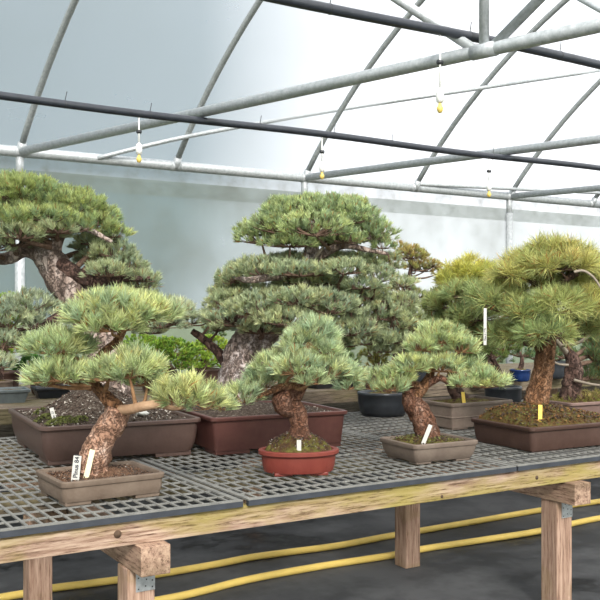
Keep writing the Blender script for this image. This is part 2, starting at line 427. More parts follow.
trim_no = [1]
def trim(mb, mat, label):
    trim_no[0] += 1
    return tag(mb.build('trim_%d' % trim_no[0], mat), label, kind='structure')
trim(MB().tube([eave(XA, 0, EZ), eave(XB, 0, EZ)], 0.040, 16), M['pipe'], 'thick galvanised eave pipe along the side wall')
trim(MB().tube([eave(XA, 2*S0, EZ), eave(XB, 2*S0, EZ)], 0.036, 16), M['pipe'], 'eave pipe behind the camera')
for k, x0 in enumerate(RIBX):
    truss = (k - 3) % 2 == 0
    trim(MB().tube([arch(x0, 2*S0*i/48) for i in range(49)], 0.023, 12), M['rib'], 'curved steel roof rib')
    c = MB().tube([eave(x0 - 0.045, 0, EZ), eave(x0 + 0.045, 0, EZ)], 0.042, 16)
    c.tube([arch(x0, 0.0) + Vector((0, 0, -0.03)), arch(x0, 0.05)], 0.031, 12)
    trim(c, M['pipe'], 'pipe clamp where a rib meets the eave')
    if truss:
        p = MB().tube([eave(x0, 0.0, 0), eave(x0, 0.0, EZ - 0.17)], 0.036, 14)
        p.tube([eave(x0, 0.0, EZ - 0.2), eave(x0, 0.0, EZ)], 0.029, 14)
        trim(p, M['pipe'], 'galvanised wall post under the eave pipe')
        p = MB().tube([eave(x0, 2*S0, 0), eave(x0, 2*S0, EZ)], 0.03, 14)
        trim(p, M['pipe'], 'wall post behind the camera')
        t = MB().tube([eave(x0, 0.03, EZ), eave(x0, 2*S0 - 0.03, EZ)], 0.030, 14)
        trim(t, M['pipe'], 'horizontal truss tie pipe across the greenhouse')
        NS_ = S0 - 0.07; a = eave(x0, NS_, EZ)
        zr = arch(0, NS_).z - 0.045; t = MB().tube([a, eave(x0, NS_, zr)], 0.023, 12)
        trim(t, M['pipe'], 'upright king post of a roof truss')
        for sg in (-1, 1):
            t = MB().tube([a + Vector((DX, DY, 0)) * 0.03 * sg, eave(x0, S0 + sg * 1.95, arch(0, S0 + sg * 1.95).z - 0.045)], 0.022, 12)
            trim(t, M['pipe'], 'slanting web pipe of a roof truss')
        t = MB().tube([eave(x0, NS_ - 0.06, EZ), eave(x0, NS_ + 0.06, EZ)], 0.034, 14)
        trim(t, M['pipe'], 'clamp at the foot of a truss king post')
for s_ in (S0 - 1.95, S0 - 0.07, S0 + 1.95):
    trim(MB().tube([arch(XA, s_) - Vector((0, 0, 0.045)), arch(XB, s_) - Vector((0, 0, 0.045))], 0.022, 12), M['pipe'], 'roof purlin pipe along the greenhouse')
# diagonal wind braces lying under the ribs
def ribhit(px, py, k):
    x0 = RIBX[3 + k]; d = at(px, py, 1.0) - Vector((0, 0, EYE))
    # plane through (x0,EY) with direction (DX,DY)
    nx, ny = DY, -0.142
    t = (nx * x0 + ny * EY) / (nx * d.x + ny * d.y)
    return Vector((0, 0, EYE)) + d * t
def brace(first, hits, label):
    pts = [first] + [ribhit(px, py, k) for px, py, k in hits]
    pts.append(pts[-1] + (pts[-1] - pts[-2]) * 1.0)
    P, _ = spline(pts, None, 6)
    trim(MB().tube(P, 0.017, 10), M['pipe'], label)
def eavehit(px):
    t = (px - 300) / FPX; d = Vector((CU*t + CV, CU - CV*t, 0)); k = EY / d.y
    return Vector((d.x * k, EY - 0.03, EZ + 0.0))
brace(eavehit(96), [(190, 136, 1), (331, 111, 2), (488, 87, 3), (600, 70, 4)], 'thin wind brace pipe climbing across the ribs')
brace(eavehit(413) + Vector((0, 0, 0.03)), [(516, 189, 4), (600, 193, 5)], 'thin brace pipe just above the eave')

# ------------------------------------------------------------------ overhead irrigation
def hpipe(y, z, label, sag, ties):
    pts = []
    for i in range(60):
        x = -2.0 + 13.5 * i / 59
        pts.append((x, y, z + sag * math.sin(x * 2.575) ))
    r = empty('irrigation_pipe', (4, y, z), label, 'pipe', 'black irrigation pipes overhead')
    MB().tube([Vector(p) - Vector((4, y, z)) for p in pts], 0.022, 12).build('pipe_run', M['black_pipe'], r)
    for x in ties:
        zz = sag * math.sin(x * 2.575)
        t = MB().tube([Vector((x - 4 + 0.021 * math.cos(a), 0.021*0 + 0.0 + 0.021 * math.sin(a) * 0, zz)) for a in (0,)] * 1 + [Vector((x - 4, 0, zz + 0.05))], 0.002, 6)
        ring = [Vector((x - 4, 0.021 * math.cos(a), zz + 0.021 * math.sin(a))) for a in [2*math.pi*k/16 for k in range(17)]]
        t = MB().tube(ring, 0.0025, 6); t.tube([Vector((x - 4, 0, zz + 0.02)), Vector((x - 4 + 0.012, 0.004, zz + 0.07))], 0.0022, 6)
        t.build('cable_tie', M['black_plastic'], r)
    return r
def along(px, y):
    t = (px - 300) / FPX; d = Vector((CU*t + CV, CU - CV*t)); return d.x * y / d.y
HYC, HZC, HYD, HZD = 4.75, 2.352, 3.08, 2.490
hpipe(HYC, HZC, 'far black irrigation pipe running under the truss ties', 0.006, [along(p, HYC) for p in (65, 150, 260, 334, 392, 493)])
hpipe(HYD, HZD, 'near black irrigation pipe crossing the top of the view', 0.006, [along(p, HYD) for p in (330, 470, 560)])
def sprinkler(px, y, z, length, label):
    x = along(px, y); r = empty('hanging_sprinkler', (x, y, z - length), label, 'sprinkler', 'sprinklers hanging from the irrigation pipes')
    MB().tube([(0, 0, 0.10), (0, 0, length - 0.015)], 0.0045, 8).build('tube', M['white_plastic'], r)
    MB().tube([(-0.012, 0, length*0.62), (0.012, 0, length*0.62)], 0.011, 10).build('clip', M['black_plastic'], r)
    MB().lathe([(0.004, 0.045), (0.016, 0.05), (0.018, 0.075), (0.016, 0.10), (0.006, 0.112)], (0, 0, 0), 16).build('valve', M['white_plastic'], r)
    MB().lathe([(0.002, 0.0), (0.010, 0.004), (0.016, 0.022), (0.009, 0.034), (0.006, 0.048)], (0, 0, 0), 16).build('nozzle', M['yellow_plastic'], r)
sprinkler(139, HYC, HZC, 0.28, 'hanging sprinkler with yellow nozzle at the far left, above the leftmost crown')
sprinkler(322, HYC, HZC, 0.28, 'hanging sprinkler with yellow nozzle above the tall middle pine')
sprinkler(489, HYC, HZC, 0.30, 'hanging sprinkler with yellow nozzle beside the right wall post')
sprinkler(440, HYD, HZD, 0.365, 'hanging sprinkler with large yellow nozzle high up, on the near black pipe')

# ------------------------------------------------------------------ main bench
TZ = 0.645
BY0, BY1 = 2.535, 4.38
BX0, BX1 = 0.05, 6.2
PT = 0.022
bench = empty('potting_bench', (3.0, 3.4, 0), 'long timber potting bench with square posts carrying all the near bonsai', 'bench')
off = Vector((3.0, 3.4, 0))
def bpart(name, mb, mat, bevel=0.003):
    o = mb.build(name, mat, bench, off, bevel); return o
zt = TZ - PT
bm_ = MB().box((BX0, BY0 + 0.012, zt - 0.074), (BX1, BY0 + 0.052, zt)); front = bpart('front_beam', bm_, M['beam'])
for y in (3.13, 3.74, 4.30):
    bpart('rail', MB().box((BX0, y, zt - 0.074), (BX1, y + 0.04, zt)), M['rear_wood'])
CZ = zt - 0.074
POSTS = [(1.00, 2.60), (2.859, 2.60), (0.924, 3.427), (2.725, 3.427), (4.55, 3.427), (4.6, 2.60), (6.0, 2.60), (6.0, 3.427)]
for i, x in enumerate((0.998, 2.846, 4.60)):
    ex = 0.0
    o = bpart('bearer', MB().box((x - 0.006, BY0 - 0.035 + ex, CZ - 0.088), (x + 0.088, 4.34, CZ)), M['cap'])
for x in (0.924 - 0.012, 2.725 - 0.012, 4.55):
    bpart('bearer', MB().box((x, 3.20, CZ - 0.088), (x + 0.075, 3.70, CZ)), M['cap'])
for x, y in POSTS:
    o = bpart('post', MB().box((x - 0.012, y, 0.0), (x + 0.077, y + 0.089, CZ - 0.088)), M['post'], 0.004)
    if y < 2.7:
        pl = MB().box((x + 0.014, y - 0.003, CZ - 0.160), (x + 0.076, y - 0.0005, CZ - 0.080)); nb = len(pl.f)
        for dx, dz in ((0.022, -0.152), (0.022, -0.118), (0.067, -0.150), (0.067, -0.130), (0.045, -0.145), (0.055, -0.110), (0.032, -0.104), (0.048, -0.125)):
            pl.box((x + dx - 0.0022, y - 0.0036, CZ + dz - 0.0022), (x + dx + 0.0022, y - 0.003, CZ + dz + 0.0022))
        q = pl.build('nail_plate', M['steel'], o, off); q.data.materials.append(M['black_plastic'])
        for fi in range(nb, len(q.data.polygons)): q.data.polygons[fi].material_index = 1
for px, py, rr in ((119, 535, 0.012), (444, 497, 0.006), (539, 478, 0.008)):
    x = along(px, BY0)
    k = MB().tube([(x + 0.0, BY0 + 0.0105, 0.0), (x, BY0 + 0.014, 0.0)], rr, 14)
    z = EYE - (py - HOR) / FPX * (CV * x + CU * BY0)
    k.v = [(a, b, c + z) for a, b, c in k.v]
    k.build('knot', M['knot'], front, off)

XP = [0.165, 1.365, 2.555, 3.745, 4.935]
names = ['bench top panel of grey plastic grid under the leftmost small pot', 'bench top panel of grey plastic grid under the red oval pot',
         'bench top panel of grey plastic grid under the dark brown pot at the right', 'bench top panel of grey plastic grid beneath the far right pots',
         'bench top panel of grey plastic grid at the hidden far right end']
for i, x in enumerate(XP):
    x0, x1 = x + 0.004, x + 1.184
    if i == 4: x1 = BX1
    r = empty('bench_top_panel', ((x0+x1)/2, (BY0+BY1)/2, zt), names[i], 'bench panel', 'grey grid bench top panels')
    o_ = Vector(((x0+x1)/2, (BY0+BY1)/2, zt))
    g = MB(); bw = 0.0042
    nx = 28; ny = 19
    for a in range(1, nx):
        xx = x0 + (x1-x0)*a/nx; g.box((xx-bw, BY0+0.02, TZ-0.005), (xx+bw, BY1-0.02, TZ-0.0005))
    for a in range(1, ny):
        yy = BY0 + (BY1-BY0)*a/ny; g.box((x0+0.01, yy-bw, TZ-0.006), (x1-0.01, yy+bw, TZ-0.001))
    g.build('grid', M['mesh'], r, o_)
    f = MB(); fw = 0.020
    f.box((x0, BY0, TZ-0.004), (x1, BY0+fw, TZ)); f.box((x0, BY1-fw, TZ-0.006), (x1, BY1, TZ))
    f.box((x0, BY0+fw, TZ-0.006), (x0+fw, BY1-fw, TZ)); f.box((x1-fw, BY0+fw, TZ-0.006), (x1, BY1-fw, TZ))
    f.build('rim_frame', M['mesh'], r, o_)
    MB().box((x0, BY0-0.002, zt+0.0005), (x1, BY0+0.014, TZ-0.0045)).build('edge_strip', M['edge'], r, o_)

# ------------------------------------------------------------------ rear bench
T2 = 0.74; B2 = 4.76
b2 = empty('rear_bench', (3.5, 5.5, 0), 'rear timber bench with pale slat top along the film wall', 'bench')
o2 = Vector((3.5, 5.5, 0))
MB().box((0.2, B2, T2-0.083), (8.5, B2+0.04, T2)).build('front_beam', M['rear_wood'], b2, o2, 0.003)
for k in range(9):
    y = B2 + 0.05 + k * 0.165
    MB().box((0.2, y, T2-0.022), (8.5, y+0.14, T2)).build('slat', M['rear_wood'], b2, o2, 0.002)
for x in (0.6, 2.6, 4.6, 6.6, 8.2):
    MB().box((x, B2+0.045, 0.0), (x+0.089, B2+0.134, T2-0.023)).build('post', M['post'], b2, o2, 0.003)
    MB().box((x, 6.1, 0.0), (x+0.089, 6.19, T2-0.023)).build('post', M['post'], b2, o2, 0.003)
    MB().box((x+0.09, B2+0.045, T2-0.112), (x+0.13, 6.2, T2-0.0225)).build('bearer', M['cap'], b2, o2, 0.003)

# ------------------------------------------------------------------ yellow hoses on the floor
def floorhose(pts, label):
    P = [on(px, py, 0.0) for px, py in pts]
    P = [Vector((p.x, p.y, 0.0175)) for p in P]
    Q, _ = spline(P, None, 6)
    tag(MB().tube(Q, 0.017, 12).build('garden_hose', M['hose'], None, Q[0]), label, 'hose', 'yellow hoses on the floor')
floorhose([(-160, 622), (-60, 611), (22, 598), (53, 592), (100, 586), (157, 578), (215, 568), (250, 561), (285, 556), (337, 549), (390, 539), (425, 533), (477, 524), (540, 513), (600, 504), (700, 490), (800, 477)], 'yellow hose lying across the floor, the one farther under the bench')
floorhose([(-60, 652), (60, 625), (130, 610), (190, 598), (250, 583), (320, 570), (390, 559), (425, 552), (477, 544), (540, 534), (600, 521), (700, 506), (800, 494)], 'yellow hose lying across the floor, the one nearer the camera')

# ------------------------------------------------------------------ pots
def ring_pts(hx, hy, r, n=6):
    r = min(r, hx - 1e-4, hy - 1e-4); pts = []
    for cx, cy, a0 in ((hx-r, hy-r, 0), (-(hx-r), hy-r, 90), (-(hx-r), -(hy-r), 180), (hx-r, -(hy-r), 270)):
        for k in range(n + 1):
            a = math.radians(a0 + 90*k/n); pts.append((cx + r*math.cos(a), cy + r*math.sin(a)))
    return pts
def oval_pts(hx, hy, r=0, n=40):
    return [(hx*math.cos(2*math.pi*k/n), hy*math.sin(2*math.pi*k/n)) for k in range(n)]
def pot(parent, W, Dp, H, mat, rz, z0, style='rect', taper=0.04, lip=0.012, rr=0.02, foot=0.014, line=False, curve=0.0, z_soil=0.012):
    """W x Dp at the rim; parent-local, base at z0"""
    hx, hy = W/2, Dp/2
    f = oval_pts if style == 'oval' else ring_pts
    prof = []
    zb = foot
    for k in range(7):
        u = k/6
        ins = taper * (1-u) + curve * (1-u)**3
        prof.append((zb + (H - 0.020 - zb)*u, ins + lip))
    if line:
        prof[3:4] = [(prof[3][0]-0.004, prof[3][1]), (prof[3][0]-0.002, prof[3][1]-0.004), (prof[3][0]+0.002, prof[3][1]-0.004), (prof[3][0]+0.004, prof[3][1])]
    prof += [(H-0.018, lip*0.3), (H-0.014, 0), (H-0.003, 0), (H, 0.003), (H, lip+0.006), (H-0.004, lip+0.009), (H-0.035 if H > 0.06 else H-0.02, lip+0.012)]
    vs = []; n = None
    cr, sr = math.cos(rz), math.sin(rz)
    for z, ins in prof:
        pts = f(hx-ins, hy-ins, max(0.004, rr - ins*0.3)); n = len(pts)
        for x, y in pts: vs.append((x*cr - y*sr, x*sr + y*cr, z + z0))
    fs = [(i*n+k, i*n+(k+1) % n, (i+1)*n+(k+1) % n, (i+1)*n+k) for i in range(len(prof)-1) for k in range(n)]
    fs.append(tuple(range(n-1, -1, -1)))
    mb = MB(); mb.add(vs, fs, True)
    po = mb.build('pot', mat, parent)
    es = po.modifiers.new('split', 'EDGE_SPLIT'); es.split_angle = math.radians(40)
    # feet
    bi = taper + curve + lip
    if foot > 0:
        fx, fy = hx - bi, hy - bi
        for sx in (-1, 1):
            for sy in (-1, 1):
                wx, wy = fx*0.26, fy*0.26
                cx, cy = sx*(fx - wx - 0.004), sy*(fy - wy - 0.004)
                if style == 'oval': cx *= 0.72; cy *= 0.72
                m2 = MB().box((cx-wx, cy-wy, 0), (cx+wx, cy+wy, foot+0.002), rz, (0, 0, z0))
                m2.build('foot', mat, po, None, 0.003)
    return po
def soil(parent, W, Dp, H, mat, rz, z0, mound=0.0, mx=0.0, my=0.0, style='rect', rough=0.006, msig=0.35, n=54, name='soil', sink=0.012):
    hx, hy = W/2 - 0.017, Dp/2 - 0.017
    cr, sr = math.cos(rz), math.sin(rz); vs = []
    for j in range(n+1):
        for i in range(n+1):
            a, b = -1 + 2*i/n, -1 + 2*j/n
            if style == 'oval':
                x = a*math.sqrt(1-b*b/2); y = b*math.sqrt(1-a*a/2)
            else: x, y = a, b
            x *= hx; y *= hy
            edge = min(1.0, (1-max(abs(a), abs(b))) * 5)
            g = math.exp(-(((x-mx)/(hx*msig*1.6))**2 + ((y-my)/(hy*msig*1.6))**2))
            q = Vector((x, y, 0)) * 60 + Vector((parent.location.x*9, 0, 0))
            h = H - sink + mound*g*min(1, edge*1.5) + rough*edge*(mnoise.noise(q) + 0.8*mnoise.noise(q*2.7))
            vs.append((x*cr - y*sr, x*sr + y*cr, h + z0))
    m = n+1
    mb = MB(); mb.add(vs, [(j*m+i, j*m+i+1, (j+1)*m+i+1, (j+1)*m+i) for j in range(n) for i in range(n)], True)
    return mb.build(name, mat, parent)
def grit(parent, W, Dp, H, rz, z0, mat, count, size, fun=None):
    """loose chips scattered on the soil: one uncountable part"""
    mb = MB(); cr, sr = math.cos(rz), math.sin(rz)
    for _ in range(count):
        x = random.uniform(-1, 1)*(W/2-0.03); y = random.uniform(-1, 1)*(Dp/2-0.03)
        h = H + (fun(x, y) if fun else 0); s = size*random.uniform(0.5, 1.3)
        c = Vector((x*cr-y*sr, x*sr+y*cr, h+z0))
        vs = [c + Vector((random.uniform(-1,1), random.uniform(-1,1), random.uniform(-.6,.6))).normalized()*s for _ in range(4)]
        mb.add(vs, [(0,1,2), (0,2,3), (0,3,1), (1,3,2)])
    o = mb.build('loose_grit', mat, parent); o['kind'] = 'stuff'; return o

# ------------------------------------------------------------------ foliage
def srgb(r, g, b):
    return tuple(((c/255.0)/12.92 if c/255.0 <= 0.04045 else (((c/255.0)+0.055)/1.055)**2.4) for c in (r, g, b))
def foliage(name, parent, base, c, r, spacing, L, Wd, nn, cols, up=0.9, spread=0.45, lump=0.16, low=-0.25, brown=0.05, bushy=1.0, seed=0, droop=0.0):
    """needle tufts over a domed pad. c world centre, r (rx,ry,rz)"""
    rng = np.random.default_rng(seed + 1)
    rx, ry, rz_ = r
    area = 2*math.pi*((rx*ry)**1.6/2 + ((rx*rz_)**1.6 + (ry*rz_)**1.6)/4)**(1/1.6) * 1.25
    nt_ = max(8, int(area / spacing**2))
    d = rng.normal(size=(nt_*3, 3)); d /= np.linalg.norm(d, axis=1)[:, None]
    d = d[d[:, 2] > low][:nt_]
    n = len(d)
    # lumpy radius: sum of random cosines
    k = rng.normal(size=(9, 3)) * 3.2; ph = rng.uniform(0, 6.28, 9)
    lum = np.cos(d @ k.T + ph).sum(1) / 3.0
    k2 = rng.normal(size=(9, 3)) * 8.0; ph2 = rng.uniform(0, 6.28, 9)
    lum2 = np.cos(d @ k2.T + ph2).sum(1) / 3.0
    rad = 1 + lump*lum*0.6 + lump*lum2*0.5 + rng.uniform(-0.10, 0.02, n) - 0.10*rng.random(n)**3*3
    pos = d * np.array([rx, ry, rz_]) * rad[:, None]
    nor = d / np.array([rx, ry, rz_]); nor /= np.linalg.norm(nor, axis=1)[:, None]
    ax = nor*0.7 + np.array([0, 0, up]) + rng.normal(size=(n, 3))*0.25
    rim = 1 - np.abs(d[:, 2])
    ax += (d * np.array([1, 1, 0])) * (0.5*rim)[:, None]
    ax[:, 2] -= droop
    ax /= np.linalg.norm(ax, axis=1)[:, None]
    # needles
    N = n*nn
    A = np.repeat(ax, nn, 0); P = np.repeat(pos, nn, 0)
    rnd = rng.normal(size=(N, 3)); rnd -= A*(rnd*A).sum(1)[:, None]; rnd /= np.linalg.norm(rnd, axis=1)[:, None]
    ang = spread * np.sqrt(rng.random(N)) * 1.5
    D_ = A*np.cos(ang)[:, None] + rnd*np.sin(ang)[:, None]
    Ln = L * rng.uniform(0.7, 1.15, N) * np.repeat(rng.uniform(0.75, 1.15, n), nn)
    B = P - A*(L*0.45) + A*(rng.random(N)*L*0.45)[:, None]
    Tp = B + D_*Ln[:, None]
    side = np.cross(D_, rng.normal(size=(N, 3))); side /= np.linalg.norm(side, axis=1)[:, None]
    V = np.empty((N, 4, 3))
    mid = B + D_*(Ln*0.5)[:, None] + A*(Ln*0.04)[:, None]
    V[:, 0] = B; V[:, 1] = mid - side*(Wd/2); V[:, 2] = Tp; V[:, 3] = mid + side*(Wd/2)
    # colours: tuft tone + needle jitter
    C = np.array([srgb(*x) for x in cols])
    C = C * np.array([1.30, 1.20, 1.16])
    wgt = rng.dirichlet(np.ones(len(C))*0.9, n)
    reg = (np.cos(d @ (k*0.6).T + ph)[:, :len(C)] + 1.1); wgt = wgt*reg; wgt /= wgt.sum(1)[:, None]
    tc_ = (wgt @ C) * rng.uniform(0.78, 1.2, n)[:, None]
    nc = np.repeat(tc_, nn, 0) * rng.uniform(0.62, 1.32, N)[:, None]
    old = rng.random(N) < brown
    nc[old] = np.array(srgb(165, 115, 60)) * rng.uniform(0.6, 1.1, old.sum())[:, None]
    col = np.ones((N, 4, 4)); col[:, :, :3] = nc[:, None, :]
    col[:, 2, :3] = nc*1.12 + np.array([0.012, 0.012, 0.004])   # paler, waxy needle tips
    # buds
    me = bpy.data.meshes.new(name)
    off_ = np.array(c) - np.array(base)
    vv = (V + off_).reshape(-1, 3)
    me.vertices.add(len(vv)); me.vertices.foreach_set('co', vv.ravel().astype(np.float32))
    me.loops.add(N*4); me.loops.foreach_set('vertex_index', np.arange(N*4, dtype=np.int32))
    me.polygons.add(N); me.polygons.foreach_set('loop_start', np.arange(0, N*4, 4, dtype=np.int32))
    try: me.polygons.foreach_set('loop_total', np.full(N, 4, dtype=np.int32))
    except Exception: pass
    me.update(calc_edges=True)
    at_ = me.color_attributes.new('tint', 'FLOAT_COLOR', 'POINT')
    at_.data.foreach_set('color', np.clip(col, 0, 1).reshape(-1).astype(np.float32))
    me.materials.append(M['needle'])
    o = bpy.data.objects.new(name, me); COL.objects.link(o); o.parent = parent
    # twigs under the tufts of this pad
    return o, pos + np.array(c), ax

SEED = [100]
def pads(root, base, D0, specs, twigmat, spacing, L, Wd, nn, cols, trunk_pts=None, **kw):
    """specs: (px, py, rx_px, ry_px, dD[, cols]) -> a foliage pad each and its twiggy branch"""
    for sp in specs:
        px, py, rxp, ryp, dD = sp[:5]; cc = sp[5] if len(sp) > 5 and sp[5] else cols
        D = D0 + dD; c = at(px, py, D); rx = rxp*D/FPX; rz_ = ryp*D/FPX
        ry = rx*0.85 if rx < 0.22 else rx*0.75
        SEED[0] += 1
        c2 = c - Vector((0, 0, rz_*0.25))
        o, pos, ax = foliage('foliage_pad', root, base, c2, (max(rx - 0.32*L, rx*0.5), max(ry - 0.3*L, ry*0.5), max(rz_ - 0.12*L, rz_*0.5)), spacing, L, Wd, nn, cc, seed=SEED[0], **kw)
        # branch from nearest trunk point, forked into twigs to tufts
        mb = MB()
        if trunk_pts:
            tgt = c2 - Vector((0, 0, rz_*0.30))
            near = min(trunk_pts, key=lambda q: (Vector(q[0]) - tgt).length + 0.8*max(0, q[0][2]-tgt.z+0.02))
            a = Vector(near[0]); ra = min(near[1]*0.45, 0.016)
            m_ = a.lerp(tgt, 0.5) + Vector((random.uniform(-.01,.01), random.uniform(-.01,.01), random.uniform(-0.015, 0.01)))
            Q, R = spline([a, m_, tgt], [ra, ra*0.8, ra*0.5], 5)
            Q = [q - Vector(base) for q in Q]
            mb.tube(Q, R, 8, bumps=0.12, freq=40)
        else:
            tgt = c2 - Vector((0, 0, rz_*0.3)); ra = 0.008
        rs = random.Random(SEED[0])
        idx = rs.sample(range(len(pos)), min(len(pos), 26))
        for i in idx:
            e_ = Vector(pos[i]) - Vector(ax[i])*L*0.3
            s_ = tgt.lerp(Vector((e_.x, e_.y, tgt.z)), rs.uniform(0.0, 0.35))
            mm = s_.lerp(e_, 0.6) - Vector((0, 0, 0.15*abs(e_.z - s_.z)))
            Q, R = spline([s_ - Vector(base), mm - Vector(base), e_ - Vector(base)], [ra*0.38, ra*0.28, ra*0.16], 3)
            mb.tube(Q, R, 5, caps=False)
        mb.build('branch', twigmat, root)

def trunk(root, base, pts, mat, name='trunk', n=26, bumps=0.16, freq=38, sub=10, world=None):
    """pts: (px,py,D,radius)"""
    P = [at(a, b, d) for a, b, d, r in pts] if world is None else [Vector(p[:3]) for p in world]
    R = [p[3] for p in (pts if world is None else world)]
    Q, RR = spline(P, R, sub)
    MB().tube([q - Vector(base) for q in Q], RR, n, bumps=bumps, freq=freq).build(name, mat, root)
    return list(zip([tuple(q) for q in Q], RR))

def rz_cam(deg):   # rotation relative to the picture plane -> world
    return math.radians(deg) - math.atan2(CV, CU)
def potbase(px, py, D, z):
    p = at(px, py, D); return Vector((p.x, p.y, z))
def camvec(x, d, z):  # right, depth -> world
    return Vector((CU*x + CV*d, -CV*x + CU*d, z))
def from_corner(X, D, W, Dp, deg):
    """front-left rim corner given in camera plan coords -> centre"""
    a = math.radians(deg)
    cx = X + (W/2)*math.cos(a) - (Dp/2)*math.sin(a)
    cd = D + (W/2)*math.sin(a) + (Dp/2)*math.cos(a)
    return camvec(cx, cd, TZ)

# palettes (needle colours)
PALE = [(176, 192, 138), (150, 172, 128), (196, 200, 140), (140, 165, 138)]
BLUE = [(138, 156, 124), (160, 174, 134), (122, 143, 124), (176, 184, 140)]
GREY = [(148, 166, 142), (166, 180, 150), (128, 149, 134), (180, 190, 152)]
OLIVE = [(168, 172, 104), (148, 160, 100), (178, 174, 108), (126, 146, 96)]
YEL = [(184, 186, 92), (166, 174, 90), (190, 188, 102), (148, 162, 90)]
BRIGHT = [(122, 156, 60), (98, 136, 52), (146, 170, 72), (76, 116, 48)]
DARK = [(84, 112, 74), (70, 98, 70), (98, 122, 80), (60, 88, 60)]
RUST = [(168, 160, 98), (148, 158, 98), (176, 152, 96), (134, 150, 96)]

# ================================================================== A: leftmost small pine in tan rectangular pot
def tree_front_left():
    W, Dp, H, deg = 0.345, 0.285, 0.078, 33
    base = from_corner(-0.7235, 2.736, W, Dp, deg); rz = rz_cam(deg)
    r = empty('potted_pine', base, 'small pine with leaning scaly trunk in a tan rectangular pot, leftmost along the front', 'bonsai tree', 'small potted pines along the bench front')
    pot(r, W, Dp, H, M['pot_tan'], rz, 0, taper=0.000, curve=0.006, lip=0.006, rr=0.02, foot=0.013)
    soil(r, W, Dp, H, M['soil_brown'], rz, 0, mound=0.022, mx=-0.01, my=0.0)
    grit(r, W, Dp, H-0.008, rz, 0, M['soil_brown'], 500, 0.004)
    z0 = base.z + H
    grit(r, W, Dp, H-0.006, rz, 0, M['grit_dark'], 700, 0.005)
    o = grit(r, W, Dp, H-0.006, rz, 0, M['grit_pale'], 60, 0.003)
    D = 2.93
    tp = trunk(r, base, [(90, 472, D, 0.056), (96, 455, D, 0.050), (103, 438, D, 0.044), (114, 420, D, 0.046), (119, 408, D, 0.040)], M['bark_pink'])
    tp2 = trunk(r, base, [(118, 410, D, 0.030), (106, 397, D-0.01, 0.022), (95, 384, D, 0.018), (94, 368, D+0.02, 0.016), (104, 352, D+0.02, 0.014), (118, 340, D+0.01, 0.013), (126, 322, D, 0.011), (130, 308, D, 0.008)], M['bark_orange'], name='upper_trunk', bumps=0.1)
    t3 = trunk(r, base, [(116, 411, D, 0.018), (130, 409, D-0.05, 0.016), (145, 406, D-0.09, 0.0155), (158, 404, D-0.10, 0.014), (162, 406, D-0.08, 0.009), (178, 408, D-0.05, 0.008), (195, 402, D-0.05, 0.006)], M['cutwood'], name='bare_limb', n=16, bumps=0.06)
    allp = tp + tp2 + t3
    sp = [(122, 309, 56, 24, 0.02), (90, 316, 24, 14, -0.08), (158, 312, 26, 14, 0.02), (112, 325, 36, 12, -0.06),
          (58, 345, 36, 17, -0.03), (62, 372, 38, 17, -0.06), (46, 380, 20, 9, -0.03), (82, 380, 16, 8, 0.0),
          (130, 366, 38, 22, -0.06), (108, 373, 24, 14, -0.10), (147, 378, 24, 14, -0.02),
          (184, 392, 33, 23, -0.05), (205, 400, 24, 18, -0.02), (172, 392, 18, 13, -0.02), (222, 402, 14, 14, 0.02)]
    pads(r, base, D, sp, M['twig'], 0.0240, 0.047, 0.0026, 34, PALE, allp, brown=0.03)
tree_front_left()

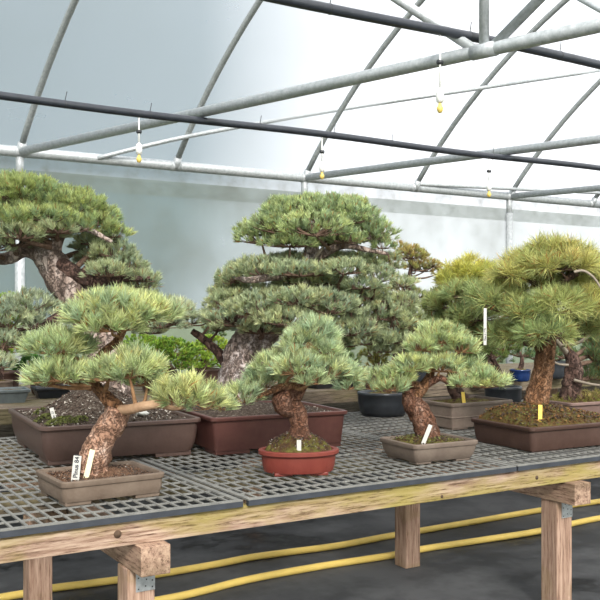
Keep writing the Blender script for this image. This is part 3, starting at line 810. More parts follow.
# ================================================================== B: small pine in red oval pot
def tree_red():
    W, Dp, H = 0.302, 0.225, 0.090
    base = camvec(-0.005, 3.345, TZ); rz = rz_cam(9)
    r = empty('potted_pine', base, 'small pine with twisted trunk in a red oval pot at the middle of the bench', 'bonsai tree', 'small potted pines along the bench front')
    pot(r, W, Dp, H, M['pot_red'], rz, 0, style='oval', taper=0.004, curve=0.006, lip=0.012, foot=0.010)
    soil(r, W, Dp, H, M['soil_moss'], rz, 0, mound=0.075, mx=0.0, my=0.02, style='oval', msig=0.5, rough=0.010)
    mf = lambda x, y: 0.075*math.exp(-((x/(W/2*0.8))**2 + ((y-0.02)/(Dp/2*0.8))**2)) - 0.30*max(0, (x/(W/2-0.02))**2 + (y/(Dp/2-0.02))**2 - 0.9)
    grit(r, W*0.92, Dp*0.92, H-0.008, rz, 0, M['grit_dark'], 420, 0.0045, mf); grit(r, W*0.92, Dp*0.92, H-0.008, rz, 0, M['grit_pale'], 60, 0.003, mf)
    D = 3.36
    tp = trunk(r, base, [(304, 450, D, 0.052), (300, 436, D, 0.042), (299, 424, D, 0.034), (296, 412, D, 0.036), (286, 402, D-0.01, 0.054), (289, 392, D, 0.048), (300, 385, D, 0.030)], M['bark_red'])
    t2 = trunk(r, base, [(294, 398, D, 0.028), (303, 384, D, 0.020), (308, 370, D, 0.017), (304, 356, D, 0.014), (312, 342, D, 0.011), (314, 330, D, 0.008)], M['bark_red'], name='upper_trunk', bumps=0.1)
    t3 = trunk(r, base, [(300, 388, D, 0.026), (286, 386, D-0.04, 0.016), (272, 391, D-0.06, 0.011), (255, 398, D-0.06, 0.008)], M['bark_orange'], name='limb', bumps=0.1)
    t4 = trunk(r, base, [(302, 380, D, 0.016), (318, 374, D-0.02, 0.012), (335, 376, D-0.02, 0.009)], M['bark_orange'], name='limb', bumps=0.1)
    sp = [(313, 334, 30, 20, 0.0), (300, 342, 22, 12, -0.06), (326, 348, 22, 12, -0.03),
          (276, 366, 28, 19, 0.0), (296, 364, 26, 18, -0.12), (266, 380, 26, 14, 0.0), (244, 394, 24, 16, -0.05), (226, 398, 12, 10, 0.0),
          (328, 368, 24, 17, -0.06), (345, 372, 20, 17, 0.0), (348, 384, 18, 10, 0.0), (310, 378, 20, 11, -0.12)]
    pads(r, base, D, sp, M['twig'], 0.0245, 0.043, 0.0027, 32, [(166, 184, 142), (150, 172, 138), (182, 192, 142), (134, 160, 134)], tp + t2 + t3 + t4, brown=0.03)
tree_red()

# ================================================================== C: small pine in grey-tan pot, third along the front
def tree_third():
    W, Dp, H, deg = 0.318, 0.262, 0.082, 28
    base = from_corner(0.444, 3.474, W, Dp, deg); rz = rz_cam(deg)
    r = empty('potted_pine', base, 'small pine with stubby flaking trunk in a grey-brown pot, right of the red pot', 'bonsai tree', 'small potted pines along the bench front')
    pot(r, W, Dp, H, M['pot_grey'], rz, 0, taper=0.008, curve=0.010, lip=0.006, rr=0.02, foot=0.010)
    soil(r, W, Dp, H, M['soil_moss'], rz, 0, mound=0.03, mx=-0.03, my=0.0, msig=0.45)
    mf = lambda x, y: 0.03*math.exp(-(((x+0.03)/(W/2*0.72))**2 + (y/(Dp/2*0.72))**2))
    grit(r, W, Dp, H-0.008, rz, 0, M['grit_green'], 260, 0.005, mf); grit(r, W, Dp, H-0.008, rz, 0, M['grit_dark'], 320, 0.005, mf)
    D = 3.66
    tp = trunk(r, base, [(428, 440, D, 0.052), (426, 428, D, 0.050), (421, 416, D, 0.047), (413, 404, D, 0.043), (410, 395, D, 0.034), (415, 390, D, 0.022)], M['bark_red'])
    t2 = trunk(r, base, [(414, 396, D, 0.030), (424, 386, D, 0.022), (430, 376, D, 0.018), (432, 364, D, 0.015), (440, 350, D, 0.012), (442, 340, D, 0.008)], M['bark_orange'], name='upper_trunk', bumps=0.1)
    t3 = trunk(r, base, [(428, 384, D, 0.016), (440, 378, D-0.03, 0.014), (452, 384, D-0.03, 0.010), (470, 386, D-0.03, 0.008)], M['bark_red'], name='limb', bumps=0.1)
    t4 = trunk(r, base, [(422, 386, D, 0.018), (405, 384, D-0.04, 0.012), (385, 388, D-0.06, 0.009)], M['bark_orange'], name='limb', bumps=0.1)
    sp = [(440, 335, 30, 17, 0.0), (422, 344, 20, 12, -0.05), (462, 346, 22, 12, -0.02),
          (414, 364, 24, 13, -0.08), (440, 364, 26, 14, -0.04), (398, 374, 20, 12, -0.08), (376, 382, 22, 14, -0.05), (392, 386, 20, 9, -0.12),
          (484, 379, 27, 13, -0.04), (470, 366, 18, 11, 0.03), (500, 381, 14, 10, 0.0), (462, 382, 14, 9, -0.08)]
    pads(r, base, D, sp, M['twig'], 0.0250, 0.040, 0.0028, 30, [(166, 184, 134), (150, 172, 132), (184, 192, 132), (138, 162, 130)], tp + t2 + t3 + t4, brown=0.04)
tree_third()

# ================================================================== D: right tall pine in dark brown pot
def tree_right():
    W, Dp, H, deg = 0.64, 0.42, 0.108, 28
    base = from_corner(0.975, 3.78, W, Dp, deg); rz = rz_cam(deg)
    r = empty('potted_pine', base, 'long-needled olive pine with straight orange-brown trunk in a dark brown pot', 'bonsai tree')
    pot(r, W, Dp, H, M['pot_dark'], rz, 0, taper=0.004, curve=0.008, lip=0.010, rr=0.025, foot=0.006)
    soil(r, W, Dp, H, M['soil_rust'], rz, 0, mound=0.085, mx=-0.12, my=0.03, msig=0.62, rough=0.010)
    mf = lambda x, y: 0.085*math.exp(-(((x+0.12)/(W/2*0.99))**2 + ((y-0.03)/(Dp/2*0.99))**2))*min(1, (1-max(abs(x)/(W/2-0.017), abs(y)/(Dp/2-0.017)))*7.5)
    grit(r, W, Dp, H-0.008, rz, 0, M['grit_rust'], 900, 0.008, mf); grit(r, W, Dp, H-0.006, rz, 0, M['grit_green'], 320, 0.006, mf); grit(r, W, Dp, H-0.008, rz, 0, M['grit_dark'], 700, 0.008, mf)
    D = 4.12
    tp = trunk(r, base, [(534, 414, D, 0.062), (536, 402, D, 0.056), (540, 385, D, 0.050), (544, 365, D, 0.047), (546, 345, D, 0.045), (548, 325, D, 0.038), (552, 300, D, 0.028), (550, 275, D, 0.02), (552, 255, D, 0.012)], M['bark_orange'], bumps=0.13)
    L = [trunk(r, base, [(548, 332, D, 0.022), (525, 318, D-0.03, 0.016), (500, 310, D-0.05, 0.012), (480, 305, D-0.05, 0.008)], M['bark_dark'], name='limb', bumps=0.1),
         trunk(r, base, [(548, 325, D, 0.022), (575, 312, D-0.05, 0.016), (600, 310, D-0.05, 0.012)], M['bark_dark'], name='limb', bumps=0.1),
         trunk(r, base, [(552, 290, D, 0.02), (572, 276, D-0.05, 0.015), (590, 270, D-0.05, 0.010)], M['bark_dark'], name='limb', bumps=0.1),
         trunk(r, base, [(552, 295, D, 0.02), (530, 280, D-0.05, 0.015), (510, 276, D-0.05, 0.010)], M['bark_dark'], name='limb', bumps=0.1)]
    allp = tp + sum(L, [])
    G = [(150, 166, 106), (132, 154, 102), (168, 174, 112), (114, 140, 100)]
    sp = [(530, 282, 36, 12, 0.08), (578, 284, 38, 13, 0.08), (602, 292, 28, 14, 0.05), (540, 262, 40, 14, 0.12), (590, 268, 34, 14, 0.12), (502, 282, 24, 11, 0.05), (556, 252, 38, 18, 0.0), (532, 262, 24, 14, 0.02), (584, 258, 24, 14, 0.0), (560, 263, 46, 14, -0.08),
          (515, 272, 28, 11, -0.05), (600, 275, 26, 16, 0.0),
          (560, 302, 40, 20, -0.15, G), (500, 298, 32, 16, 0.0, G), (528, 308, 32, 19, -0.12, G), (595, 300, 30, 17, -0.1, OLIVE), (478, 294, 16, 12, 0.03, G),
          (515, 332, 34, 14, 0.0, G), (548, 330, 34, 15, -0.2, G), (580, 325, 28, 16, 0.1, G), (610, 322, 24, 16, 0.0, G)]
    pads(r, base, D, sp, M['twig_dark'], 0.036, 0.072, 0.0025, 42, OLIVE, allp, brown=0.05, spread=0.75, low=-0.4, up=0.4)
    # bent wired shoot and a dead twig
    P, R = spline([at(574, 272, D-0.35) - base, at(584, 271, D-0.35) - base, at(594, 278, D-0.35) - base, at(602, 290, D-0.35) - base], [0.006, 0.0055, 0.005, 0.004], 6)
    MB().tube(P, R, 8).build('bent_shoot', M['deadwood'], r)
tree_right()

# ================================================================== E: yellow-green pine in striped pot behind
def tree_striped():
    W, Dp, H, deg = 0.42, 0.30, 0.135, 31
    base = from_corner(0.76, 4.5, W, Dp, deg); rz = rz_cam(deg)
    r = empty('potted_pine', base, 'yellow-green pine with a dark trunk in a tan rectangular pot with raised band', 'bonsai tree')
    pot(r, W, Dp, H, M['pot_grey'], rz, 0, taper=0.006, lip=0.006, rr=0.012, foot=0.010, line=True)
    soil(r, W, Dp, H, M['soil_moss'], rz, 0, mound=0.02)
    D = 4.75
    tp = trunk(r, base, [(466, 404, D, 0.045), (456, 392, D, 0.038), (452, 378, D, 0.034), (458, 360, D, 0.030), (466, 335, D, 0.026), (468, 310, D, 0.02), (468, 285, D, 0.012)], M['bark_dark'])
    G = [(150, 166, 106), (132, 152, 102), (164, 174, 110), (118, 140, 100)]
    sp = [(470, 282, 36, 14, 0.1, YEL), (456, 296, 34, 14, 0.15, G), (486, 304, 30, 14, 0.1, G), (446, 318, 24, 12, 0.12, G), (470, 328, 34, 12, 0.15, G), (470, 270, 32, 16, 0.0, YEL), (452, 279, 18, 12, -0.03, YEL), (488, 278, 20, 12, 0.0, YEL), (470, 290, 36, 14, -0.1, G),
          (448, 300, 24, 16, 0.0, G), (476, 312, 30, 16, -0.1, G), (455, 322, 28, 14, 0.0, G), (490, 330, 24, 13, 0.0, G), (434, 304, 14, 12, 0.1, OLIVE), (432, 322, 20, 12, 0.1, G), (470, 342, 30, 12, 0.1, G)]
    pads(r, base, D, sp, M['twig_dark'], 0.033, 0.058, 0.0026, 36, YEL, tp, brown=0.04, spread=0.7, low=-0.35)
tree_striped()

# ================================================================== F: large middle pine in maroon pot
def tree_middle():
    W, Dp, H, deg = 0.645, 0.56, 0.160, 26
    base = from_corner(-0.362, 3.70, W, Dp, deg); rz = rz_cam(deg)
    r = empty('potted_pine', base, 'tall layered blue-green pine with thick grey trunk in a large maroon pot', 'bonsai tree')
    pot(r, W, Dp, H, M['pot_maroon'], rz, 0, taper=0.012, lip=0.011, rr=0.022, foot=0.018)
    soil(r, W, Dp, H, M['soil_grit'], rz, 0, mound=0.04, mx=-0.08, msig=0.5)
    grit(r, W, Dp, H-0.008, rz, 0, M['grit_dark'], 900, 0.007); grit(r, W, Dp, H-0.006, rz, 0, M['grit_pale'], 350, 0.005)
    D = 4.22
    tp = trunk(r, base, [(232, 412, D, 0.135), (236, 396, D, 0.118), (240, 378, D, 0.108), (244, 360, D, 0.100), (250, 344, D, 0.095), (266, 325, D, 0.080), (288, 305, D, 0.062), (304, 285, D, 0.048), (311, 262, D, 0.040), (312, 245, D, 0.030), (316, 222, D, 0.018)], M['bark_grey'], n=36, freq=16, bumps=0.2)
    L = [trunk(r, base, [(290, 300, D, 0.03), (330, 296, D-0.05, 0.022), (370, 300, D, 0.014), (395, 305, D, 0.010)], M['bark_dark'], name='limb', bumps=0.1),
         trunk(r, base, [(311, 262, D, 0.026), (340, 246, D-0.05, 0.018), (368, 250, D-0.02, 0.012), (388, 254, D, 0.008)], M['bark_brown'], name='limb', bumps=0.1),
         trunk(r, base, [(308, 275, D, 0.028), (280, 276, D-0.12, 0.02), (250, 280, D-0.15, 0.014), (236, 278, D-0.1, 0.009)], M['bark_brown'], name='limb', bumps=0.1),
         trunk(r, base, [(262, 328, D, 0.03), (248, 318, D-0.12, 0.022), (225, 320, D-0.14, 0.014)], M['bark_dark'], name='limb', bumps=0.1),
         trunk(r, base, [(228, 366, D, 0.028), (216, 350, D, 0.022), (202, 338, D, 0.018), (192, 331, D-0.01, 0.014)], M['bark_dark'], name='limb', bumps=0.1)]
    # pale jin by the gap under the crown
    P, R = spline([at(315, 258, D-0.06) - base, at(321, 250, D-0.08) - base, at(327, 243, D-0.08) - base], [0.010, 0.008, 0.003], 5)
    MB().tube(P, R, 8).build('deadwood_spike', M['deadwood'], r)
    allp = tp + sum(L, [])
    CR = [(150, 170, 120), (134, 156, 118), (168, 182, 124), (118, 142, 112)]
    sp = [(314, 213, 58, 24, 0.02, CR), (280, 224, 36, 17, -0.08, CR), (262, 236, 28, 14, -0.02, CR), (350, 214, 32, 17, -0.05, CR), (372, 231, 27, 17, 0.0, CR), (316, 226, 40, 18, -0.2, CR), (290, 242, 30, 9, -0.12, CR), (382, 244, 14, 9, 0.0, CR),
          (300, 206, 40, 14, 0.12, CR), (340, 208, 40, 15, 0.12, CR), (262, 228, 28, 13, 0.08, CR), (356, 236, 34, 12, 0.1, CR), (316, 240, 36, 9, 0.12, CR), (344, 238, 24, 9, -0.1, CR),
          (300, 262, 42, 11, 0.12), (345, 260, 38, 11, 0.14), (250, 270, 28, 11, 0.08), (374, 262, 24, 11, 0.1), (310, 280, 40, 9, 0.02), (362, 284, 24, 9, -0.1),
          (250, 292, 42, 14, 0.1), (320, 290, 44, 12, 0.12), (374, 304, 30, 13, 0.15), (390, 320, 28, 13, 0.15), (310, 306, 44, 15, -0.05), (344, 318, 26, 10, -0.05), (228, 284, 18, 10, 0.0), (404, 340, 18, 9, 0.05), (366, 340, 24, 9, -0.05),
          (402, 300, 20, 11, 0.05), (404, 282, 16, 10, 0.08), (400, 312, 24, 10, 0.1), (412, 328, 14, 9, 0.08), (340, 342, 24, 9, 0.0), (384, 348, 20, 8, 0.05),
          (264, 268, 38, 15, -0.1), (236, 277, 22, 11, -0.05), (300, 270, 36, 11, -0.18), (344, 268, 34, 11, -0.15), (378, 275, 22, 13, -0.05), (392, 262, 14, 13, 0.05),
          (232, 300, 28, 17, -0.05), (216, 308, 16, 18, 0.0), (262, 306, 38, 20, -0.2), (240, 318, 34, 16, -0.15), (300, 298, 36, 14, -0.25), (330, 304, 34, 18, -0.2), (290, 318, 34, 14, -0.28), (358, 300, 26, 16, 0.0),
          (380, 312, 30, 15, 0.0), (400, 322, 20, 13, 0.03), (350, 328, 34, 14, -0.1), (392, 338, 26, 11, 0.0), (376, 296, 22, 10, 0.08), (262, 328, 26, 10, -0.15), (218, 326, 18, 9, 0.05)]
    pads(r, base, D, sp, M['twig_dark'], 0.0270, 0.034, 0.0030, 26, BLUE, allp, brown=0.03)
tree_middle()

# ================================================================== G: large left pine in brown pot
def tree_left():
    W, Dp, H, deg = 0.665, 0.76, 0.155, 27
    base = from_corner(-0.995, 3.44, W, Dp, deg); rz = rz_cam(deg)
    r = empty('potted_pine', base, 'large spreading pine with thick arching trunk in the large brown pot at left', 'bonsai tree')
    pot(r, W, Dp, H, M['pot_brown'], rz, 0, taper=0.004, curve=0.018, lip=0.012, rr=0.035, foot=0.018)
    soil(r, W, Dp, H, M['soil_grit'], rz, 0, mound=0.15, mx=-0.03, my=-0.03, msig=0.36)
    mf = lambda x, y: 0.15*math.exp(-(((x+0.03)/(W/2*0.576))**2 + ((y+0.03)/(Dp/2*0.576))**2))
    grit(r, W, Dp, H-0.012, rz, 0, M['grit_dark'], 1500, 0.007, mf)
    o = grit(r, W, Dp, H-0.010, rz, 0, M['grit_pale'], 420, 0.006, mf); o.name = 'white_grit'
    # moss patch at the left corner
    cr, sr = math.cos(rz), math.sin(rz)
    mb = MB(); rm = random.Random(3)
    for (mx, my, mr_, cnt) in ((-0.23, -0.27, 0.06, 330), (-0.16, -0.30, 0.035, 110), (-0.27, -0.17, 0.045, 190), (-0.27, -0.04, 0.03, 70)):
        for _ in range(cnt):
            q = mr_*math.sqrt(rm.random()); a = rm.uniform(0, 6.28); x = mx + q*math.cos(a); y = my + q*math.sin(a)*0.8
            z = H - 0.012 + mf(x, y) + 0.014*(1-(q/mr_)**2)
            c = Vector((x*cr-y*sr, x*sr+y*cr, z)); sz = rm.uniform(0.004, 0.009)
            vs = [c + Vector((rm.uniform(-1,1), rm.uniform(-1,1), rm.uniform(-.3,1))).normalized()*sz for _ in range(4)]
            mb.add(vs, [(0,1,2), (0,2,3), (0,3,1), (1,3,2)])
    mb.build('moss_patch', M['moss'], r)['kind'] = 'stuff'
    D = 3.98
    tp = trunk(r, base, [(106, 404, D, 0.110), (108, 380, D, 0.098), (104, 350, D, 0.085), (90, 320, D, 0.075), (74, 296, D, 0.072), (58, 272, D, 0.070), (46, 254, D, 0.062), (34, 244, D, 0.045)], M['bark_brown'], n=34, freq=20, bumps=0.17)
    L = [trunk(r, base, [(44, 252, D, 0.055), (24, 250, D, 0.034), (8, 258, D-0.02, 0.028), (-14, 258, D, 0.02), (-40, 250, D, 0.014)], M['bark_brown'], name='limb', bumps=0.12),
         trunk(r, base, [(50, 262, D-0.02, 0.040), (56, 244, D-0.05, 0.030), (64, 232, D-0.06, 0.022), (84, 228, D-0.08, 0.014), (112, 242, D-0.08, 0.008)], M['bark_brown'], name='limb', bumps=0.12),
         trunk(r, base, [(60, 276, D, 0.045), (62, 266, D-0.03, 0.036), (80, 276, D-0.04, 0.032), (96, 282, D-0.04, 0.024), (125, 279, D-0.04, 0.014), (150, 278, D-0.04, 0.009)], M['bark_dark'], name='limb', bumps=0.12),
         trunk(r, base, [(76, 300, D, 0.03), (60, 315, D-0.1, 0.02), (40, 325, D-0.15, 0.014), (12, 330, D-0.15, 0.010)], M['bark_dark'], name='limb', bumps=0.1),
         trunk(r, base, [(100, 335, D, 0.028), (130, 325, D+0.1, 0.02), (160, 322, D+0.1, 0.014), (190, 325, D+0.1, 0.010)], M['bark_dark'], name='limb', bumps=0.1),
         trunk(r, base, [(34, 246, D, 0.035), (24, 225, D, 0.022), (36, 205, D, 0.012)], M['bark_brown'], name='limb', bumps=0.1)]
    allp = tp + sum(L, [])
    CR = [(146, 164, 104), (130, 150, 104), (162, 174, 112), (112, 138, 106)]
    sp = [(16, 186, 52, 18, 0.05, CR), (60, 198, 40, 15, 0.08, CR), (96, 215, 28, 13, 0.08, CR), (28, 212, 44, 15, 0.0, CR), (82, 222, 34, 12, 0.1, CR), (40, 232, 30, 10, -0.12), (16, 240, 28, 12, -0.15), (98, 240, 26, 9, 0.08),
          (88, 246, 20, 8, 0.15), (104, 258, 30, 12, 0.12), (120, 272, 30, 11, 0.1), (140, 284, 22, 7, 0.05), (84, 290, 20, 9, 0.15),
          (26, 193, 50, 20, 0.0, CR), (-20, 205, 50, 25, 0.05, CR), (72, 205, 36, 17, 0.0, CR), (50, 216, 34, 14, -0.15, CR), (8, 218, 34, 14, -0.2, CR), (96, 224, 26, 14, -0.02, CR), (76, 226, 24, 11, -0.12, CR), (114, 232, 19, 10, 0.0, CR),
          (20, 232, 26, 12, -0.22), (-12, 244, 28, 13, -0.2), (58, 228, 22, 9, -0.18),
          (112, 250, 26, 12, 0.0), (128, 264, 24, 13, 0.0), (108, 270, 26, 12, -0.1), (143, 277, 19, 9, 0.0), (92, 256, 18, 9, 0.05), (70, 300, 18, 9, 0.15),
          (28, 304, 34, 15, -0.1, GREY), (8, 318, 32, 17, -0.15, GREY), (44, 322, 22, 14, -0.12, GREY), (2, 340, 28, 15, -0.15, GREY), (-18, 328, 26, 20, -0.1, GREY), (24, 338, 18, 12, -0.1, GREY), (-5, 362, 20, 13, -0.2, GREY),
          (142, 300, 34, 13, 0.1, GREY), (172, 310, 28, 15, 0.1, GREY), (160, 322, 28, 11, 0.05, GREY), (192, 318, 16, 11, 0.15, GREY), (122, 290, 26, 9, 0.15, GREY), (150, 330, 20, 7, 0.1, GREY), (208, 318, 10, 8, 0.2, GREY)]
    pads(r, base, D, sp, M['twig_dark'], 0.0265, 0.036, 0.0029, 26, BLUE, allp, brown=0.03)
tree_left()

# ================================================================== H: thin olive pine in round black pot
def round_pot(r, R, H, mat, prof=None):
    pr = prof or [(R*0.80, 0.0), (R*0.90, H*0.15), (R*0.97, H*0.55), (R*0.97, H*0.86), (R, H*0.88), (R, H*0.98), (R*0.97, H), (R*0.92, H), (R*0.90, H*0.80)]
    return MB().lathe(pr, (0, 0, 0), 40).build('pot', mat, r)
def round_soil(r, R, H, mat):
    mb = MB(); vs = []; n = 28
    for j in range(9):
        for k in range(n):
            q = R*j/8; a = 2*math.pi*k/n; x, y = q*math.cos(a), q*math.sin(a)
            vs.append((x, y, H + 0.02*(1-(j/8)**2) + 0.005*mnoise.noise(Vector((x, y, 0))*70)))
    mb.add(vs, [(j*n+k, j*n+(k+1) % n, (j+1)*n+(k+1) % n, (j+1)*n+k) for j in range(8) for k in range(n)], True)
    mb.build('soil', mat, r)
def tree_black():
    base = potbase(383, 0, 5.19, TZ)
    r = empty('potted_pine', base, 'thin-trunked rusty-green pine in a round black pot at the back of the bench', 'bonsai tree')
    round_pot(r, 0.148, 0.135, M['pot_black']); round_soil(r, 0.135, 0.112, M['soil_moss'])
    D = 5.25
    tp = trunk(r, base, [(383, 400, D, 0.035), (388, 380, D, 0.03), (398, 355, D, 0.026), (406, 332, D, 0.024), (410, 305, D, 0.020), (408, 285, D, 0.015), (412, 262, D, 0.010), (410, 250, D, 0.006)], M['bark_dark'], bumps=0.14)
    G = [(134, 154, 108), (120, 142, 104), (148, 162, 110), (142, 142, 94)]
    sp = [(408, 256, 20, 9, 0.08, RUST), (424, 268, 16, 7, 0.05, G), (404, 302, 20, 9, 0.05, G), (414, 322, 22, 10, 0.08, G), (411, 253, 20, 11, 0.0, RUST), (400, 248, 9, 7, 0.0, RUST), (416, 266, 15, 6, 0.0, RUST), (433, 264, 11, 6, 0.0, RUST), (437, 272, 7, 4, 0.0, RUST),
          (402, 287, 16, 8, -0.03, G), (394, 300, 14, 8, 0.0, G), (420, 294, 14, 7, 0.0, G), (404, 318, 18, 9, 0.0, G), (424, 312, 9, 5, 0.0, G), (425, 330, 14, 7, 0.0, G)]
    pads(r, base, D, sp, M['twig_dark'], 0.030, 0.032, 0.0026, 28, G, tp, brown=0.08)
tree_black()

# ================================================================== I: dark-trunked pine in rose-brown pot, far right
def tree_far_right():
    W, Dp, H, deg = 0.56, 0.36, 0.10, 28
    c = camvec(1.63, 5.15, TZ); base = c; rz = rz_cam(deg)
    r = empty('potted_pine', base, 'dark-barked pine with bare crooked branches in a rose-brown pot at the right edge', 'bonsai tree')
    pot(r, W, Dp, H, M['pot_rose'], rz, 0, taper=0.015, lip=0.012, rr=0.02, foot=0.010)
    soil(r, W, Dp, H, M['soil_moss'], rz, 0, mound=0.05, rough=0.014)
    D = 5.10
    tp = trunk(r, base, [(571, 402, D, 0.070), (570, 390, D, 0.060), (573, 375, D, 0.052), (572, 360, D, 0.040), (566, 348, D, 0.026), (560, 335, D, 0.018)], M['bark_dark'], freq=28, bumps=0.2)
    l1 = trunk(r, base, [(566, 352, D-0.05, 0.016), (556, 340, D-0.15, 0.011), (552, 332, D-0.2, 0.005)], M['deadwood'], name='bare_branch', bumps=0.1, n=10)
    l2 = trunk(r, base, [(560, 346, D-0.1, 0.010), (578, 343, D-0.2, 0.008), (592, 334, D-0.25, 0.007), (604, 328, D-0.25, 0.006)], M['deadwood'], name='bare_branch', bumps=0.1, n=10)
    l3 = trunk(r, base, [(568, 365, D-0.07, 0.008), (558, 364, D-0.1, 0.006), (552, 360, D-0.1, 0.006)], M['deadwood'], name='bare_branch', bumps=0.1, n=10)
    l4 = trunk(r, base, [(574, 380, D-0.07, 0.009), (590, 384, D-0.1, 0.007), (606, 386, D-0.1, 0.006)], M['deadwood'], name='bare_branch', bumps=0.1, n=10)
    G = [(96, 122, 84), (84, 110, 80), (112, 132, 90), (76, 100, 70)]
    sp = [(596, 352, 20, 16, 0.1, G), (588, 372, 18, 12, 0.1, G), (604, 366, 16, 18, 0.1, G), (560, 330, 24, 12, 0.2, G), (590, 336, 24, 12, 0.2, G), (600, 345, 20, 12, 0.2, G)]
    pads(r, base, D, sp, M['twig_dark'], 0.034, 0.05, 0.0026, 28, G, tp, brown=0.08)
    SEED[0] += 1
    foliage('moss_grass', r, base, base + Vector((0, 0, 0.10)), (0.20, 0.14, 0.035), 0.028, 0.03, 0.002, 12, [(130, 140, 70), (150, 140, 90), (100, 110, 50), (170, 150, 110)], seed=SEED[0])[0]['kind'] = 'stuff'
tree_far_right()

# ================================================================== small pots at the back
def small_round(px, D, z, R, H, mat, label, crown=None, cols=None, twig='twig_dark', g=None, sp=0.03, L=0.03, Wd=0.0025, up=0.5, name='potted_shrub', cat='potted shrub'):
    base = potbase(px, 0, D, z)
    r = empty(name, base, label, cat, g)
    round_pot(r, R, H, mat); round_soil(r, R*0.9, H*0.84, M['soil_moss'])
    if crown:
        top = at(crown[0][0], crown[0][1], D)
        tp = trunk(r, base, None, M['bark_dark'], world=[(base.x, base.y, base.z+H*0.8, 0.022), ((base.x+top.x)/2+0.02, (base.y+top.y)/2, (base.z+H+top.z)/2, 0.016), (top.x, top.y, top.z, 0.008)], n=12, bumps=0.12)
        pads(r, base, D, crown, M[twig], sp, L, Wd, 24, cols, tp, up=up, brown=0.02)
    return r
small_round(503, 5.33, TZ, 0.11, 0.155, M['pot_black'], 'dark green pine in a round black pot behind the raised-band pot', [(488, 352, 24, 9, 0.05), (505, 345, 20, 9, 0.05), (472, 358, 18, 8, 0.05)], [(104, 128, 70), (86, 112, 62), (124, 142, 76), (76, 100, 56)], name='potted_pine', cat='bonsai tree')
BS = 'bright green shrubs on the rear bench'
small_round(160, 5.6, T2, 0.12, 0.13, M['pot_dark'], 'bright green feathery shrub in the gap between the two large pines, left one', [(150, 352, 30, 16, 0.0), (170, 348, 28, 14, -0.1), (142, 342, 20, 10, 0.1), (176, 362, 26, 12, -0.1)], BRIGHT, g=BS, L=0.024, Wd=0.005, sp=0.024)
small_round(205, 5.98, T2, 0.11, 0.12, M['pot_dark'], 'bright yellow-green shrub beside the thick grey trunk of the tall layered pine', [(200, 360, 24, 14, -0.1), (212, 344, 18, 12, 0.0), (196, 350, 16, 10, 0.05), (214, 332, 12, 9, 0.1, DARK)], [(132, 164, 60), (112, 148, 54), (152, 176, 70), (86, 124, 48)], g=BS, L=0.024, Wd=0.005, sp=0.024)
small_round(0, 5.6, T2, 0.12, 0.13, M['pot_dark'], 'bright green shrub at the left edge below the arching trunk', [(6, 300, 18, 10, 0.0), (12, 322, 20, 14, 0.0), (4, 345, 22, 16, 0.0), (-8, 312, 16, 12, 0.0)], BRIGHT, g=BS, L=0.024, Wd=0.005, sp=0.026)
small_round(47, 5.45, T2, 0.10, 0.11, M['pot_dark'], 'dark leafy plant on the rear bench behind the big brown pot', [(30, 364, 20, 12, 0.0), (44, 370, 16, 10, -0.05)], [(52, 92, 40), (40, 76, 34), (70, 112, 50), (34, 64, 28)], L=0.035, Wd=0.014, sp=0.035)
small_round(374, 5.75, T2, 0.10, 0.11, M['pot_dark'], 'mossy green-brown little conifer on the rear bench above the round black pot', [(374, 350, 16, 12, 0.0), (378, 362, 14, 10, 0.0)], [(112, 122, 56), (96, 110, 50), (136, 120, 66), (86, 92, 48)], sp=0.025)
small_round(520, 6.45, T2, 0.075, 0.085, M['pot_blue'], 'small shrub in a glossy blue pot on the rear bench', [(520, 352, 16, 9, 0.1), (505, 348, 16, 10, 0.15)], DARK)
small_round(612, 4.62, TZ, 0.11, 0.06, M['pot_black'], 'low dark round dish at the right frame edge, beside the low dark brown pot', None, None, name='planter_dish', cat='planter')
# brown pot at far left with a low plant
small_round(-2, 5.25, T2, 0.085, 0.10, M['pot_tan'], 'small brown round pot at the left edge above the slate tray', [(-2, 366, 12, 6, 0.0)], DARK)
# background hedge of nursery pines on the rear bench to the right
for px, py, D, lab in ((418, 345, 6.2, 'dark green nursery pine on the rear bench behind the thin-trunked pine'), (482, 350, 6.3, 'dark green nursery pine on the rear bench behind the raised-band pot'), (552, 345, 6.75, 'dark green nursery pine on the rear bench behind the straight orange trunk'), (608, 340, 6.9, 'dark green nursery pine on the rear bench at the right frame edge'), (332, 350, 6.45, 'dark green nursery pine on the rear bench behind the tall middle pine')):
    small_round(px, D, T2, 0.11, 0.13, M['pot_black'], lab, [(px, py-6, 24, 13, 0), (px-12, py+10, 18, 10, 0.05), (px+13, py+8, 18, 10, -0.05)], [(92, 116, 72), (80, 104, 66), (108, 128, 78), (66, 90, 56)], L=0.04, Wd=0.003, sp=0.034, g='dark nursery pines on the rear bench', name='potted_pine', cat='bonsai tree')

# trays on the rear bench
def tray(px, D, z, W, Dp, H, mat, deg, label, ribs=False):
    base = potbase(px, 0, D, z); r = empty('plant_tray', base, label, 'tray', None)
    pot(r, W, Dp, H, mat, rz_cam(deg), 0, taper=0.02, lip=0.01, rr=0.012, foot=0.0)
    soil(r, W, Dp, H, M['soil_moss'], rz_cam(deg), 0, n=24)
    return r
tray(4, 4.98, T2, 0.26, 0.20, 0.075, M['pot_slate'], 26, 'slate-grey shallow tray on the rear bench at the left edge')
tray(52, 5.25, T2, 0.22, 0.18, 0.065, M['pot_black'], 26, 'black shallow tray on the rear bench behind the big brown pot')
tray(330, 5.95, T2, 0.34, 0.24, 0.06, M['black_plastic'], 26, 'black plastic tray on the rear bench behind the maroon pot')

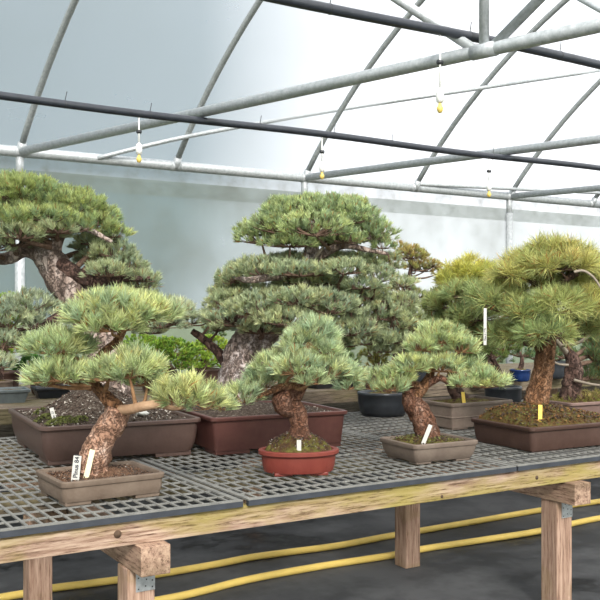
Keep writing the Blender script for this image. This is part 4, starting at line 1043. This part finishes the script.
# ================================================================== plant stakes
def write(txt, size, parent, loc, rot, mat=None):
    cu = bpy.data.curves.new('writing', 'FONT'); cu.body = txt; cu.size = size; cu.offset = size * 0.03; cu.align_x = 'LEFT'; cu.align_y = 'CENTER'
    t = bpy.data.objects.new('tmp', cu); COL.objects.link(t)
    dg = bpy.context.evaluated_depsgraph_get()
    me = bpy.data.meshes.new_from_object(t.evaluated_get(dg)); bpy.data.objects.remove(t)
    me.materials.clear(); me.materials.append(mat or M['ink'])
    o = bpy.data.objects.new('writing', me); COL.objects.link(o); o.parent = parent
    o.location = loc; o.rotation_euler = rot
    return o
def stake(px0, py0, px1, py1, D, w, mat, label, txt=None, yaw=0, name='plant_label', point=True, tip=0.03):
    """flat tag from its foot pixel to its top pixel at distance D, pushed into the soil"""
    a = at(px0, py0, D); b = at(px1, py1, D); ln = (b - a).length
    r = empty(name, a, label, 'plant label', 'plant labels in the pots')
    ang = math.atan2((px1-px0), (py0-py1))
    mb = MB(); t = 0.0008
    outl = [(-w/2, ln), (-w/2, 0.0), (0, -tip), (w/2, 0.0), (w/2, ln)] if point else [(-w/2, ln), (-w/2, 0), (w/2, 0), (w/2, ln)]
    n = len(outl)
    vs = [(x, -t, z) for x, z in outl] + [(x, t, z) for x, z in outl]
    mb.add(vs, [tuple(range(n)), tuple(range(2*n-1, n-1, -1))] + [(i, i+n, (i+1) % n + n, (i+1) % n) for i in range(n)])
    s = mb.build('tag', mat, r)
    r.rotation_euler = (math.radians(-6), ang, rz_cam(0) + math.radians(yaw))
    if txt: write(txt, w*0.78, s, (0.0, -t-0.0006, ln*0.12), (math.radians(90), math.radians(-90), 0))
    return r
stake(75, 481, 77, 456, 2.83, 0.025, M['stake_white'], 'white plant label with black writing in the leftmost tan pot', 'Pinus 841')
stake(86, 478, 92, 450, 2.86, 0.017, M['stake_cream'], 'cream plant label in the leftmost tan pot, right of the white one')
stake(55, 421, 51, 408, 3.60, 0.016, M['stake_white'], 'small white plant label in the big brown pot', 'No. 21')
stake(299, 455, 299, 440, 3.27, 0.016, M['stake_white'], 'blank white plant label in the red oval pot')
stake(423, 444, 431, 425, 3.54, 0.016, M['stake_white'], 'leaning white plant label in the grey-brown pot with the stubby trunk')
stake(540, 427, 541, 405, 3.87, 0.017, M['stake_yellow'], 'yellow plant label in the dark brown pot at the right')
stake(464, 403, 463, 392, 4.58, 0.017, M['stake_yellow'], 'yellow plant label in the tan pot with the raised band')
stake(485, 345, 486, 308, 3.95, 0.013, M['stake_white'], 'long white written tag hanging in the foliage of the olive pine', 'Pinus d. 1975', tip=0.0, point=False)
# pale broken stone chip on the rim of the brown pot
bm = bmesh.new(); bmesh.ops.create_icosphere(bm, subdivisions=2, radius=0.02)
for v in bm.verts: v.co = Vector((v.co.x*1.4, v.co.y, v.co.z*0.5)) * (1+0.3*mnoise.noise(v.co*60))
me = bpy.data.meshes.new('pebble'); bm.to_mesh(me); bm.free(); me.materials.append(M['stake_white'])
o = bpy.data.objects.new('pebble', me); COL.objects.link(o); o.location = at(143, 413, 3.72)
tag(o, 'pale flat stone on the soil of the big brown pot, under the bare limb', 'stone')
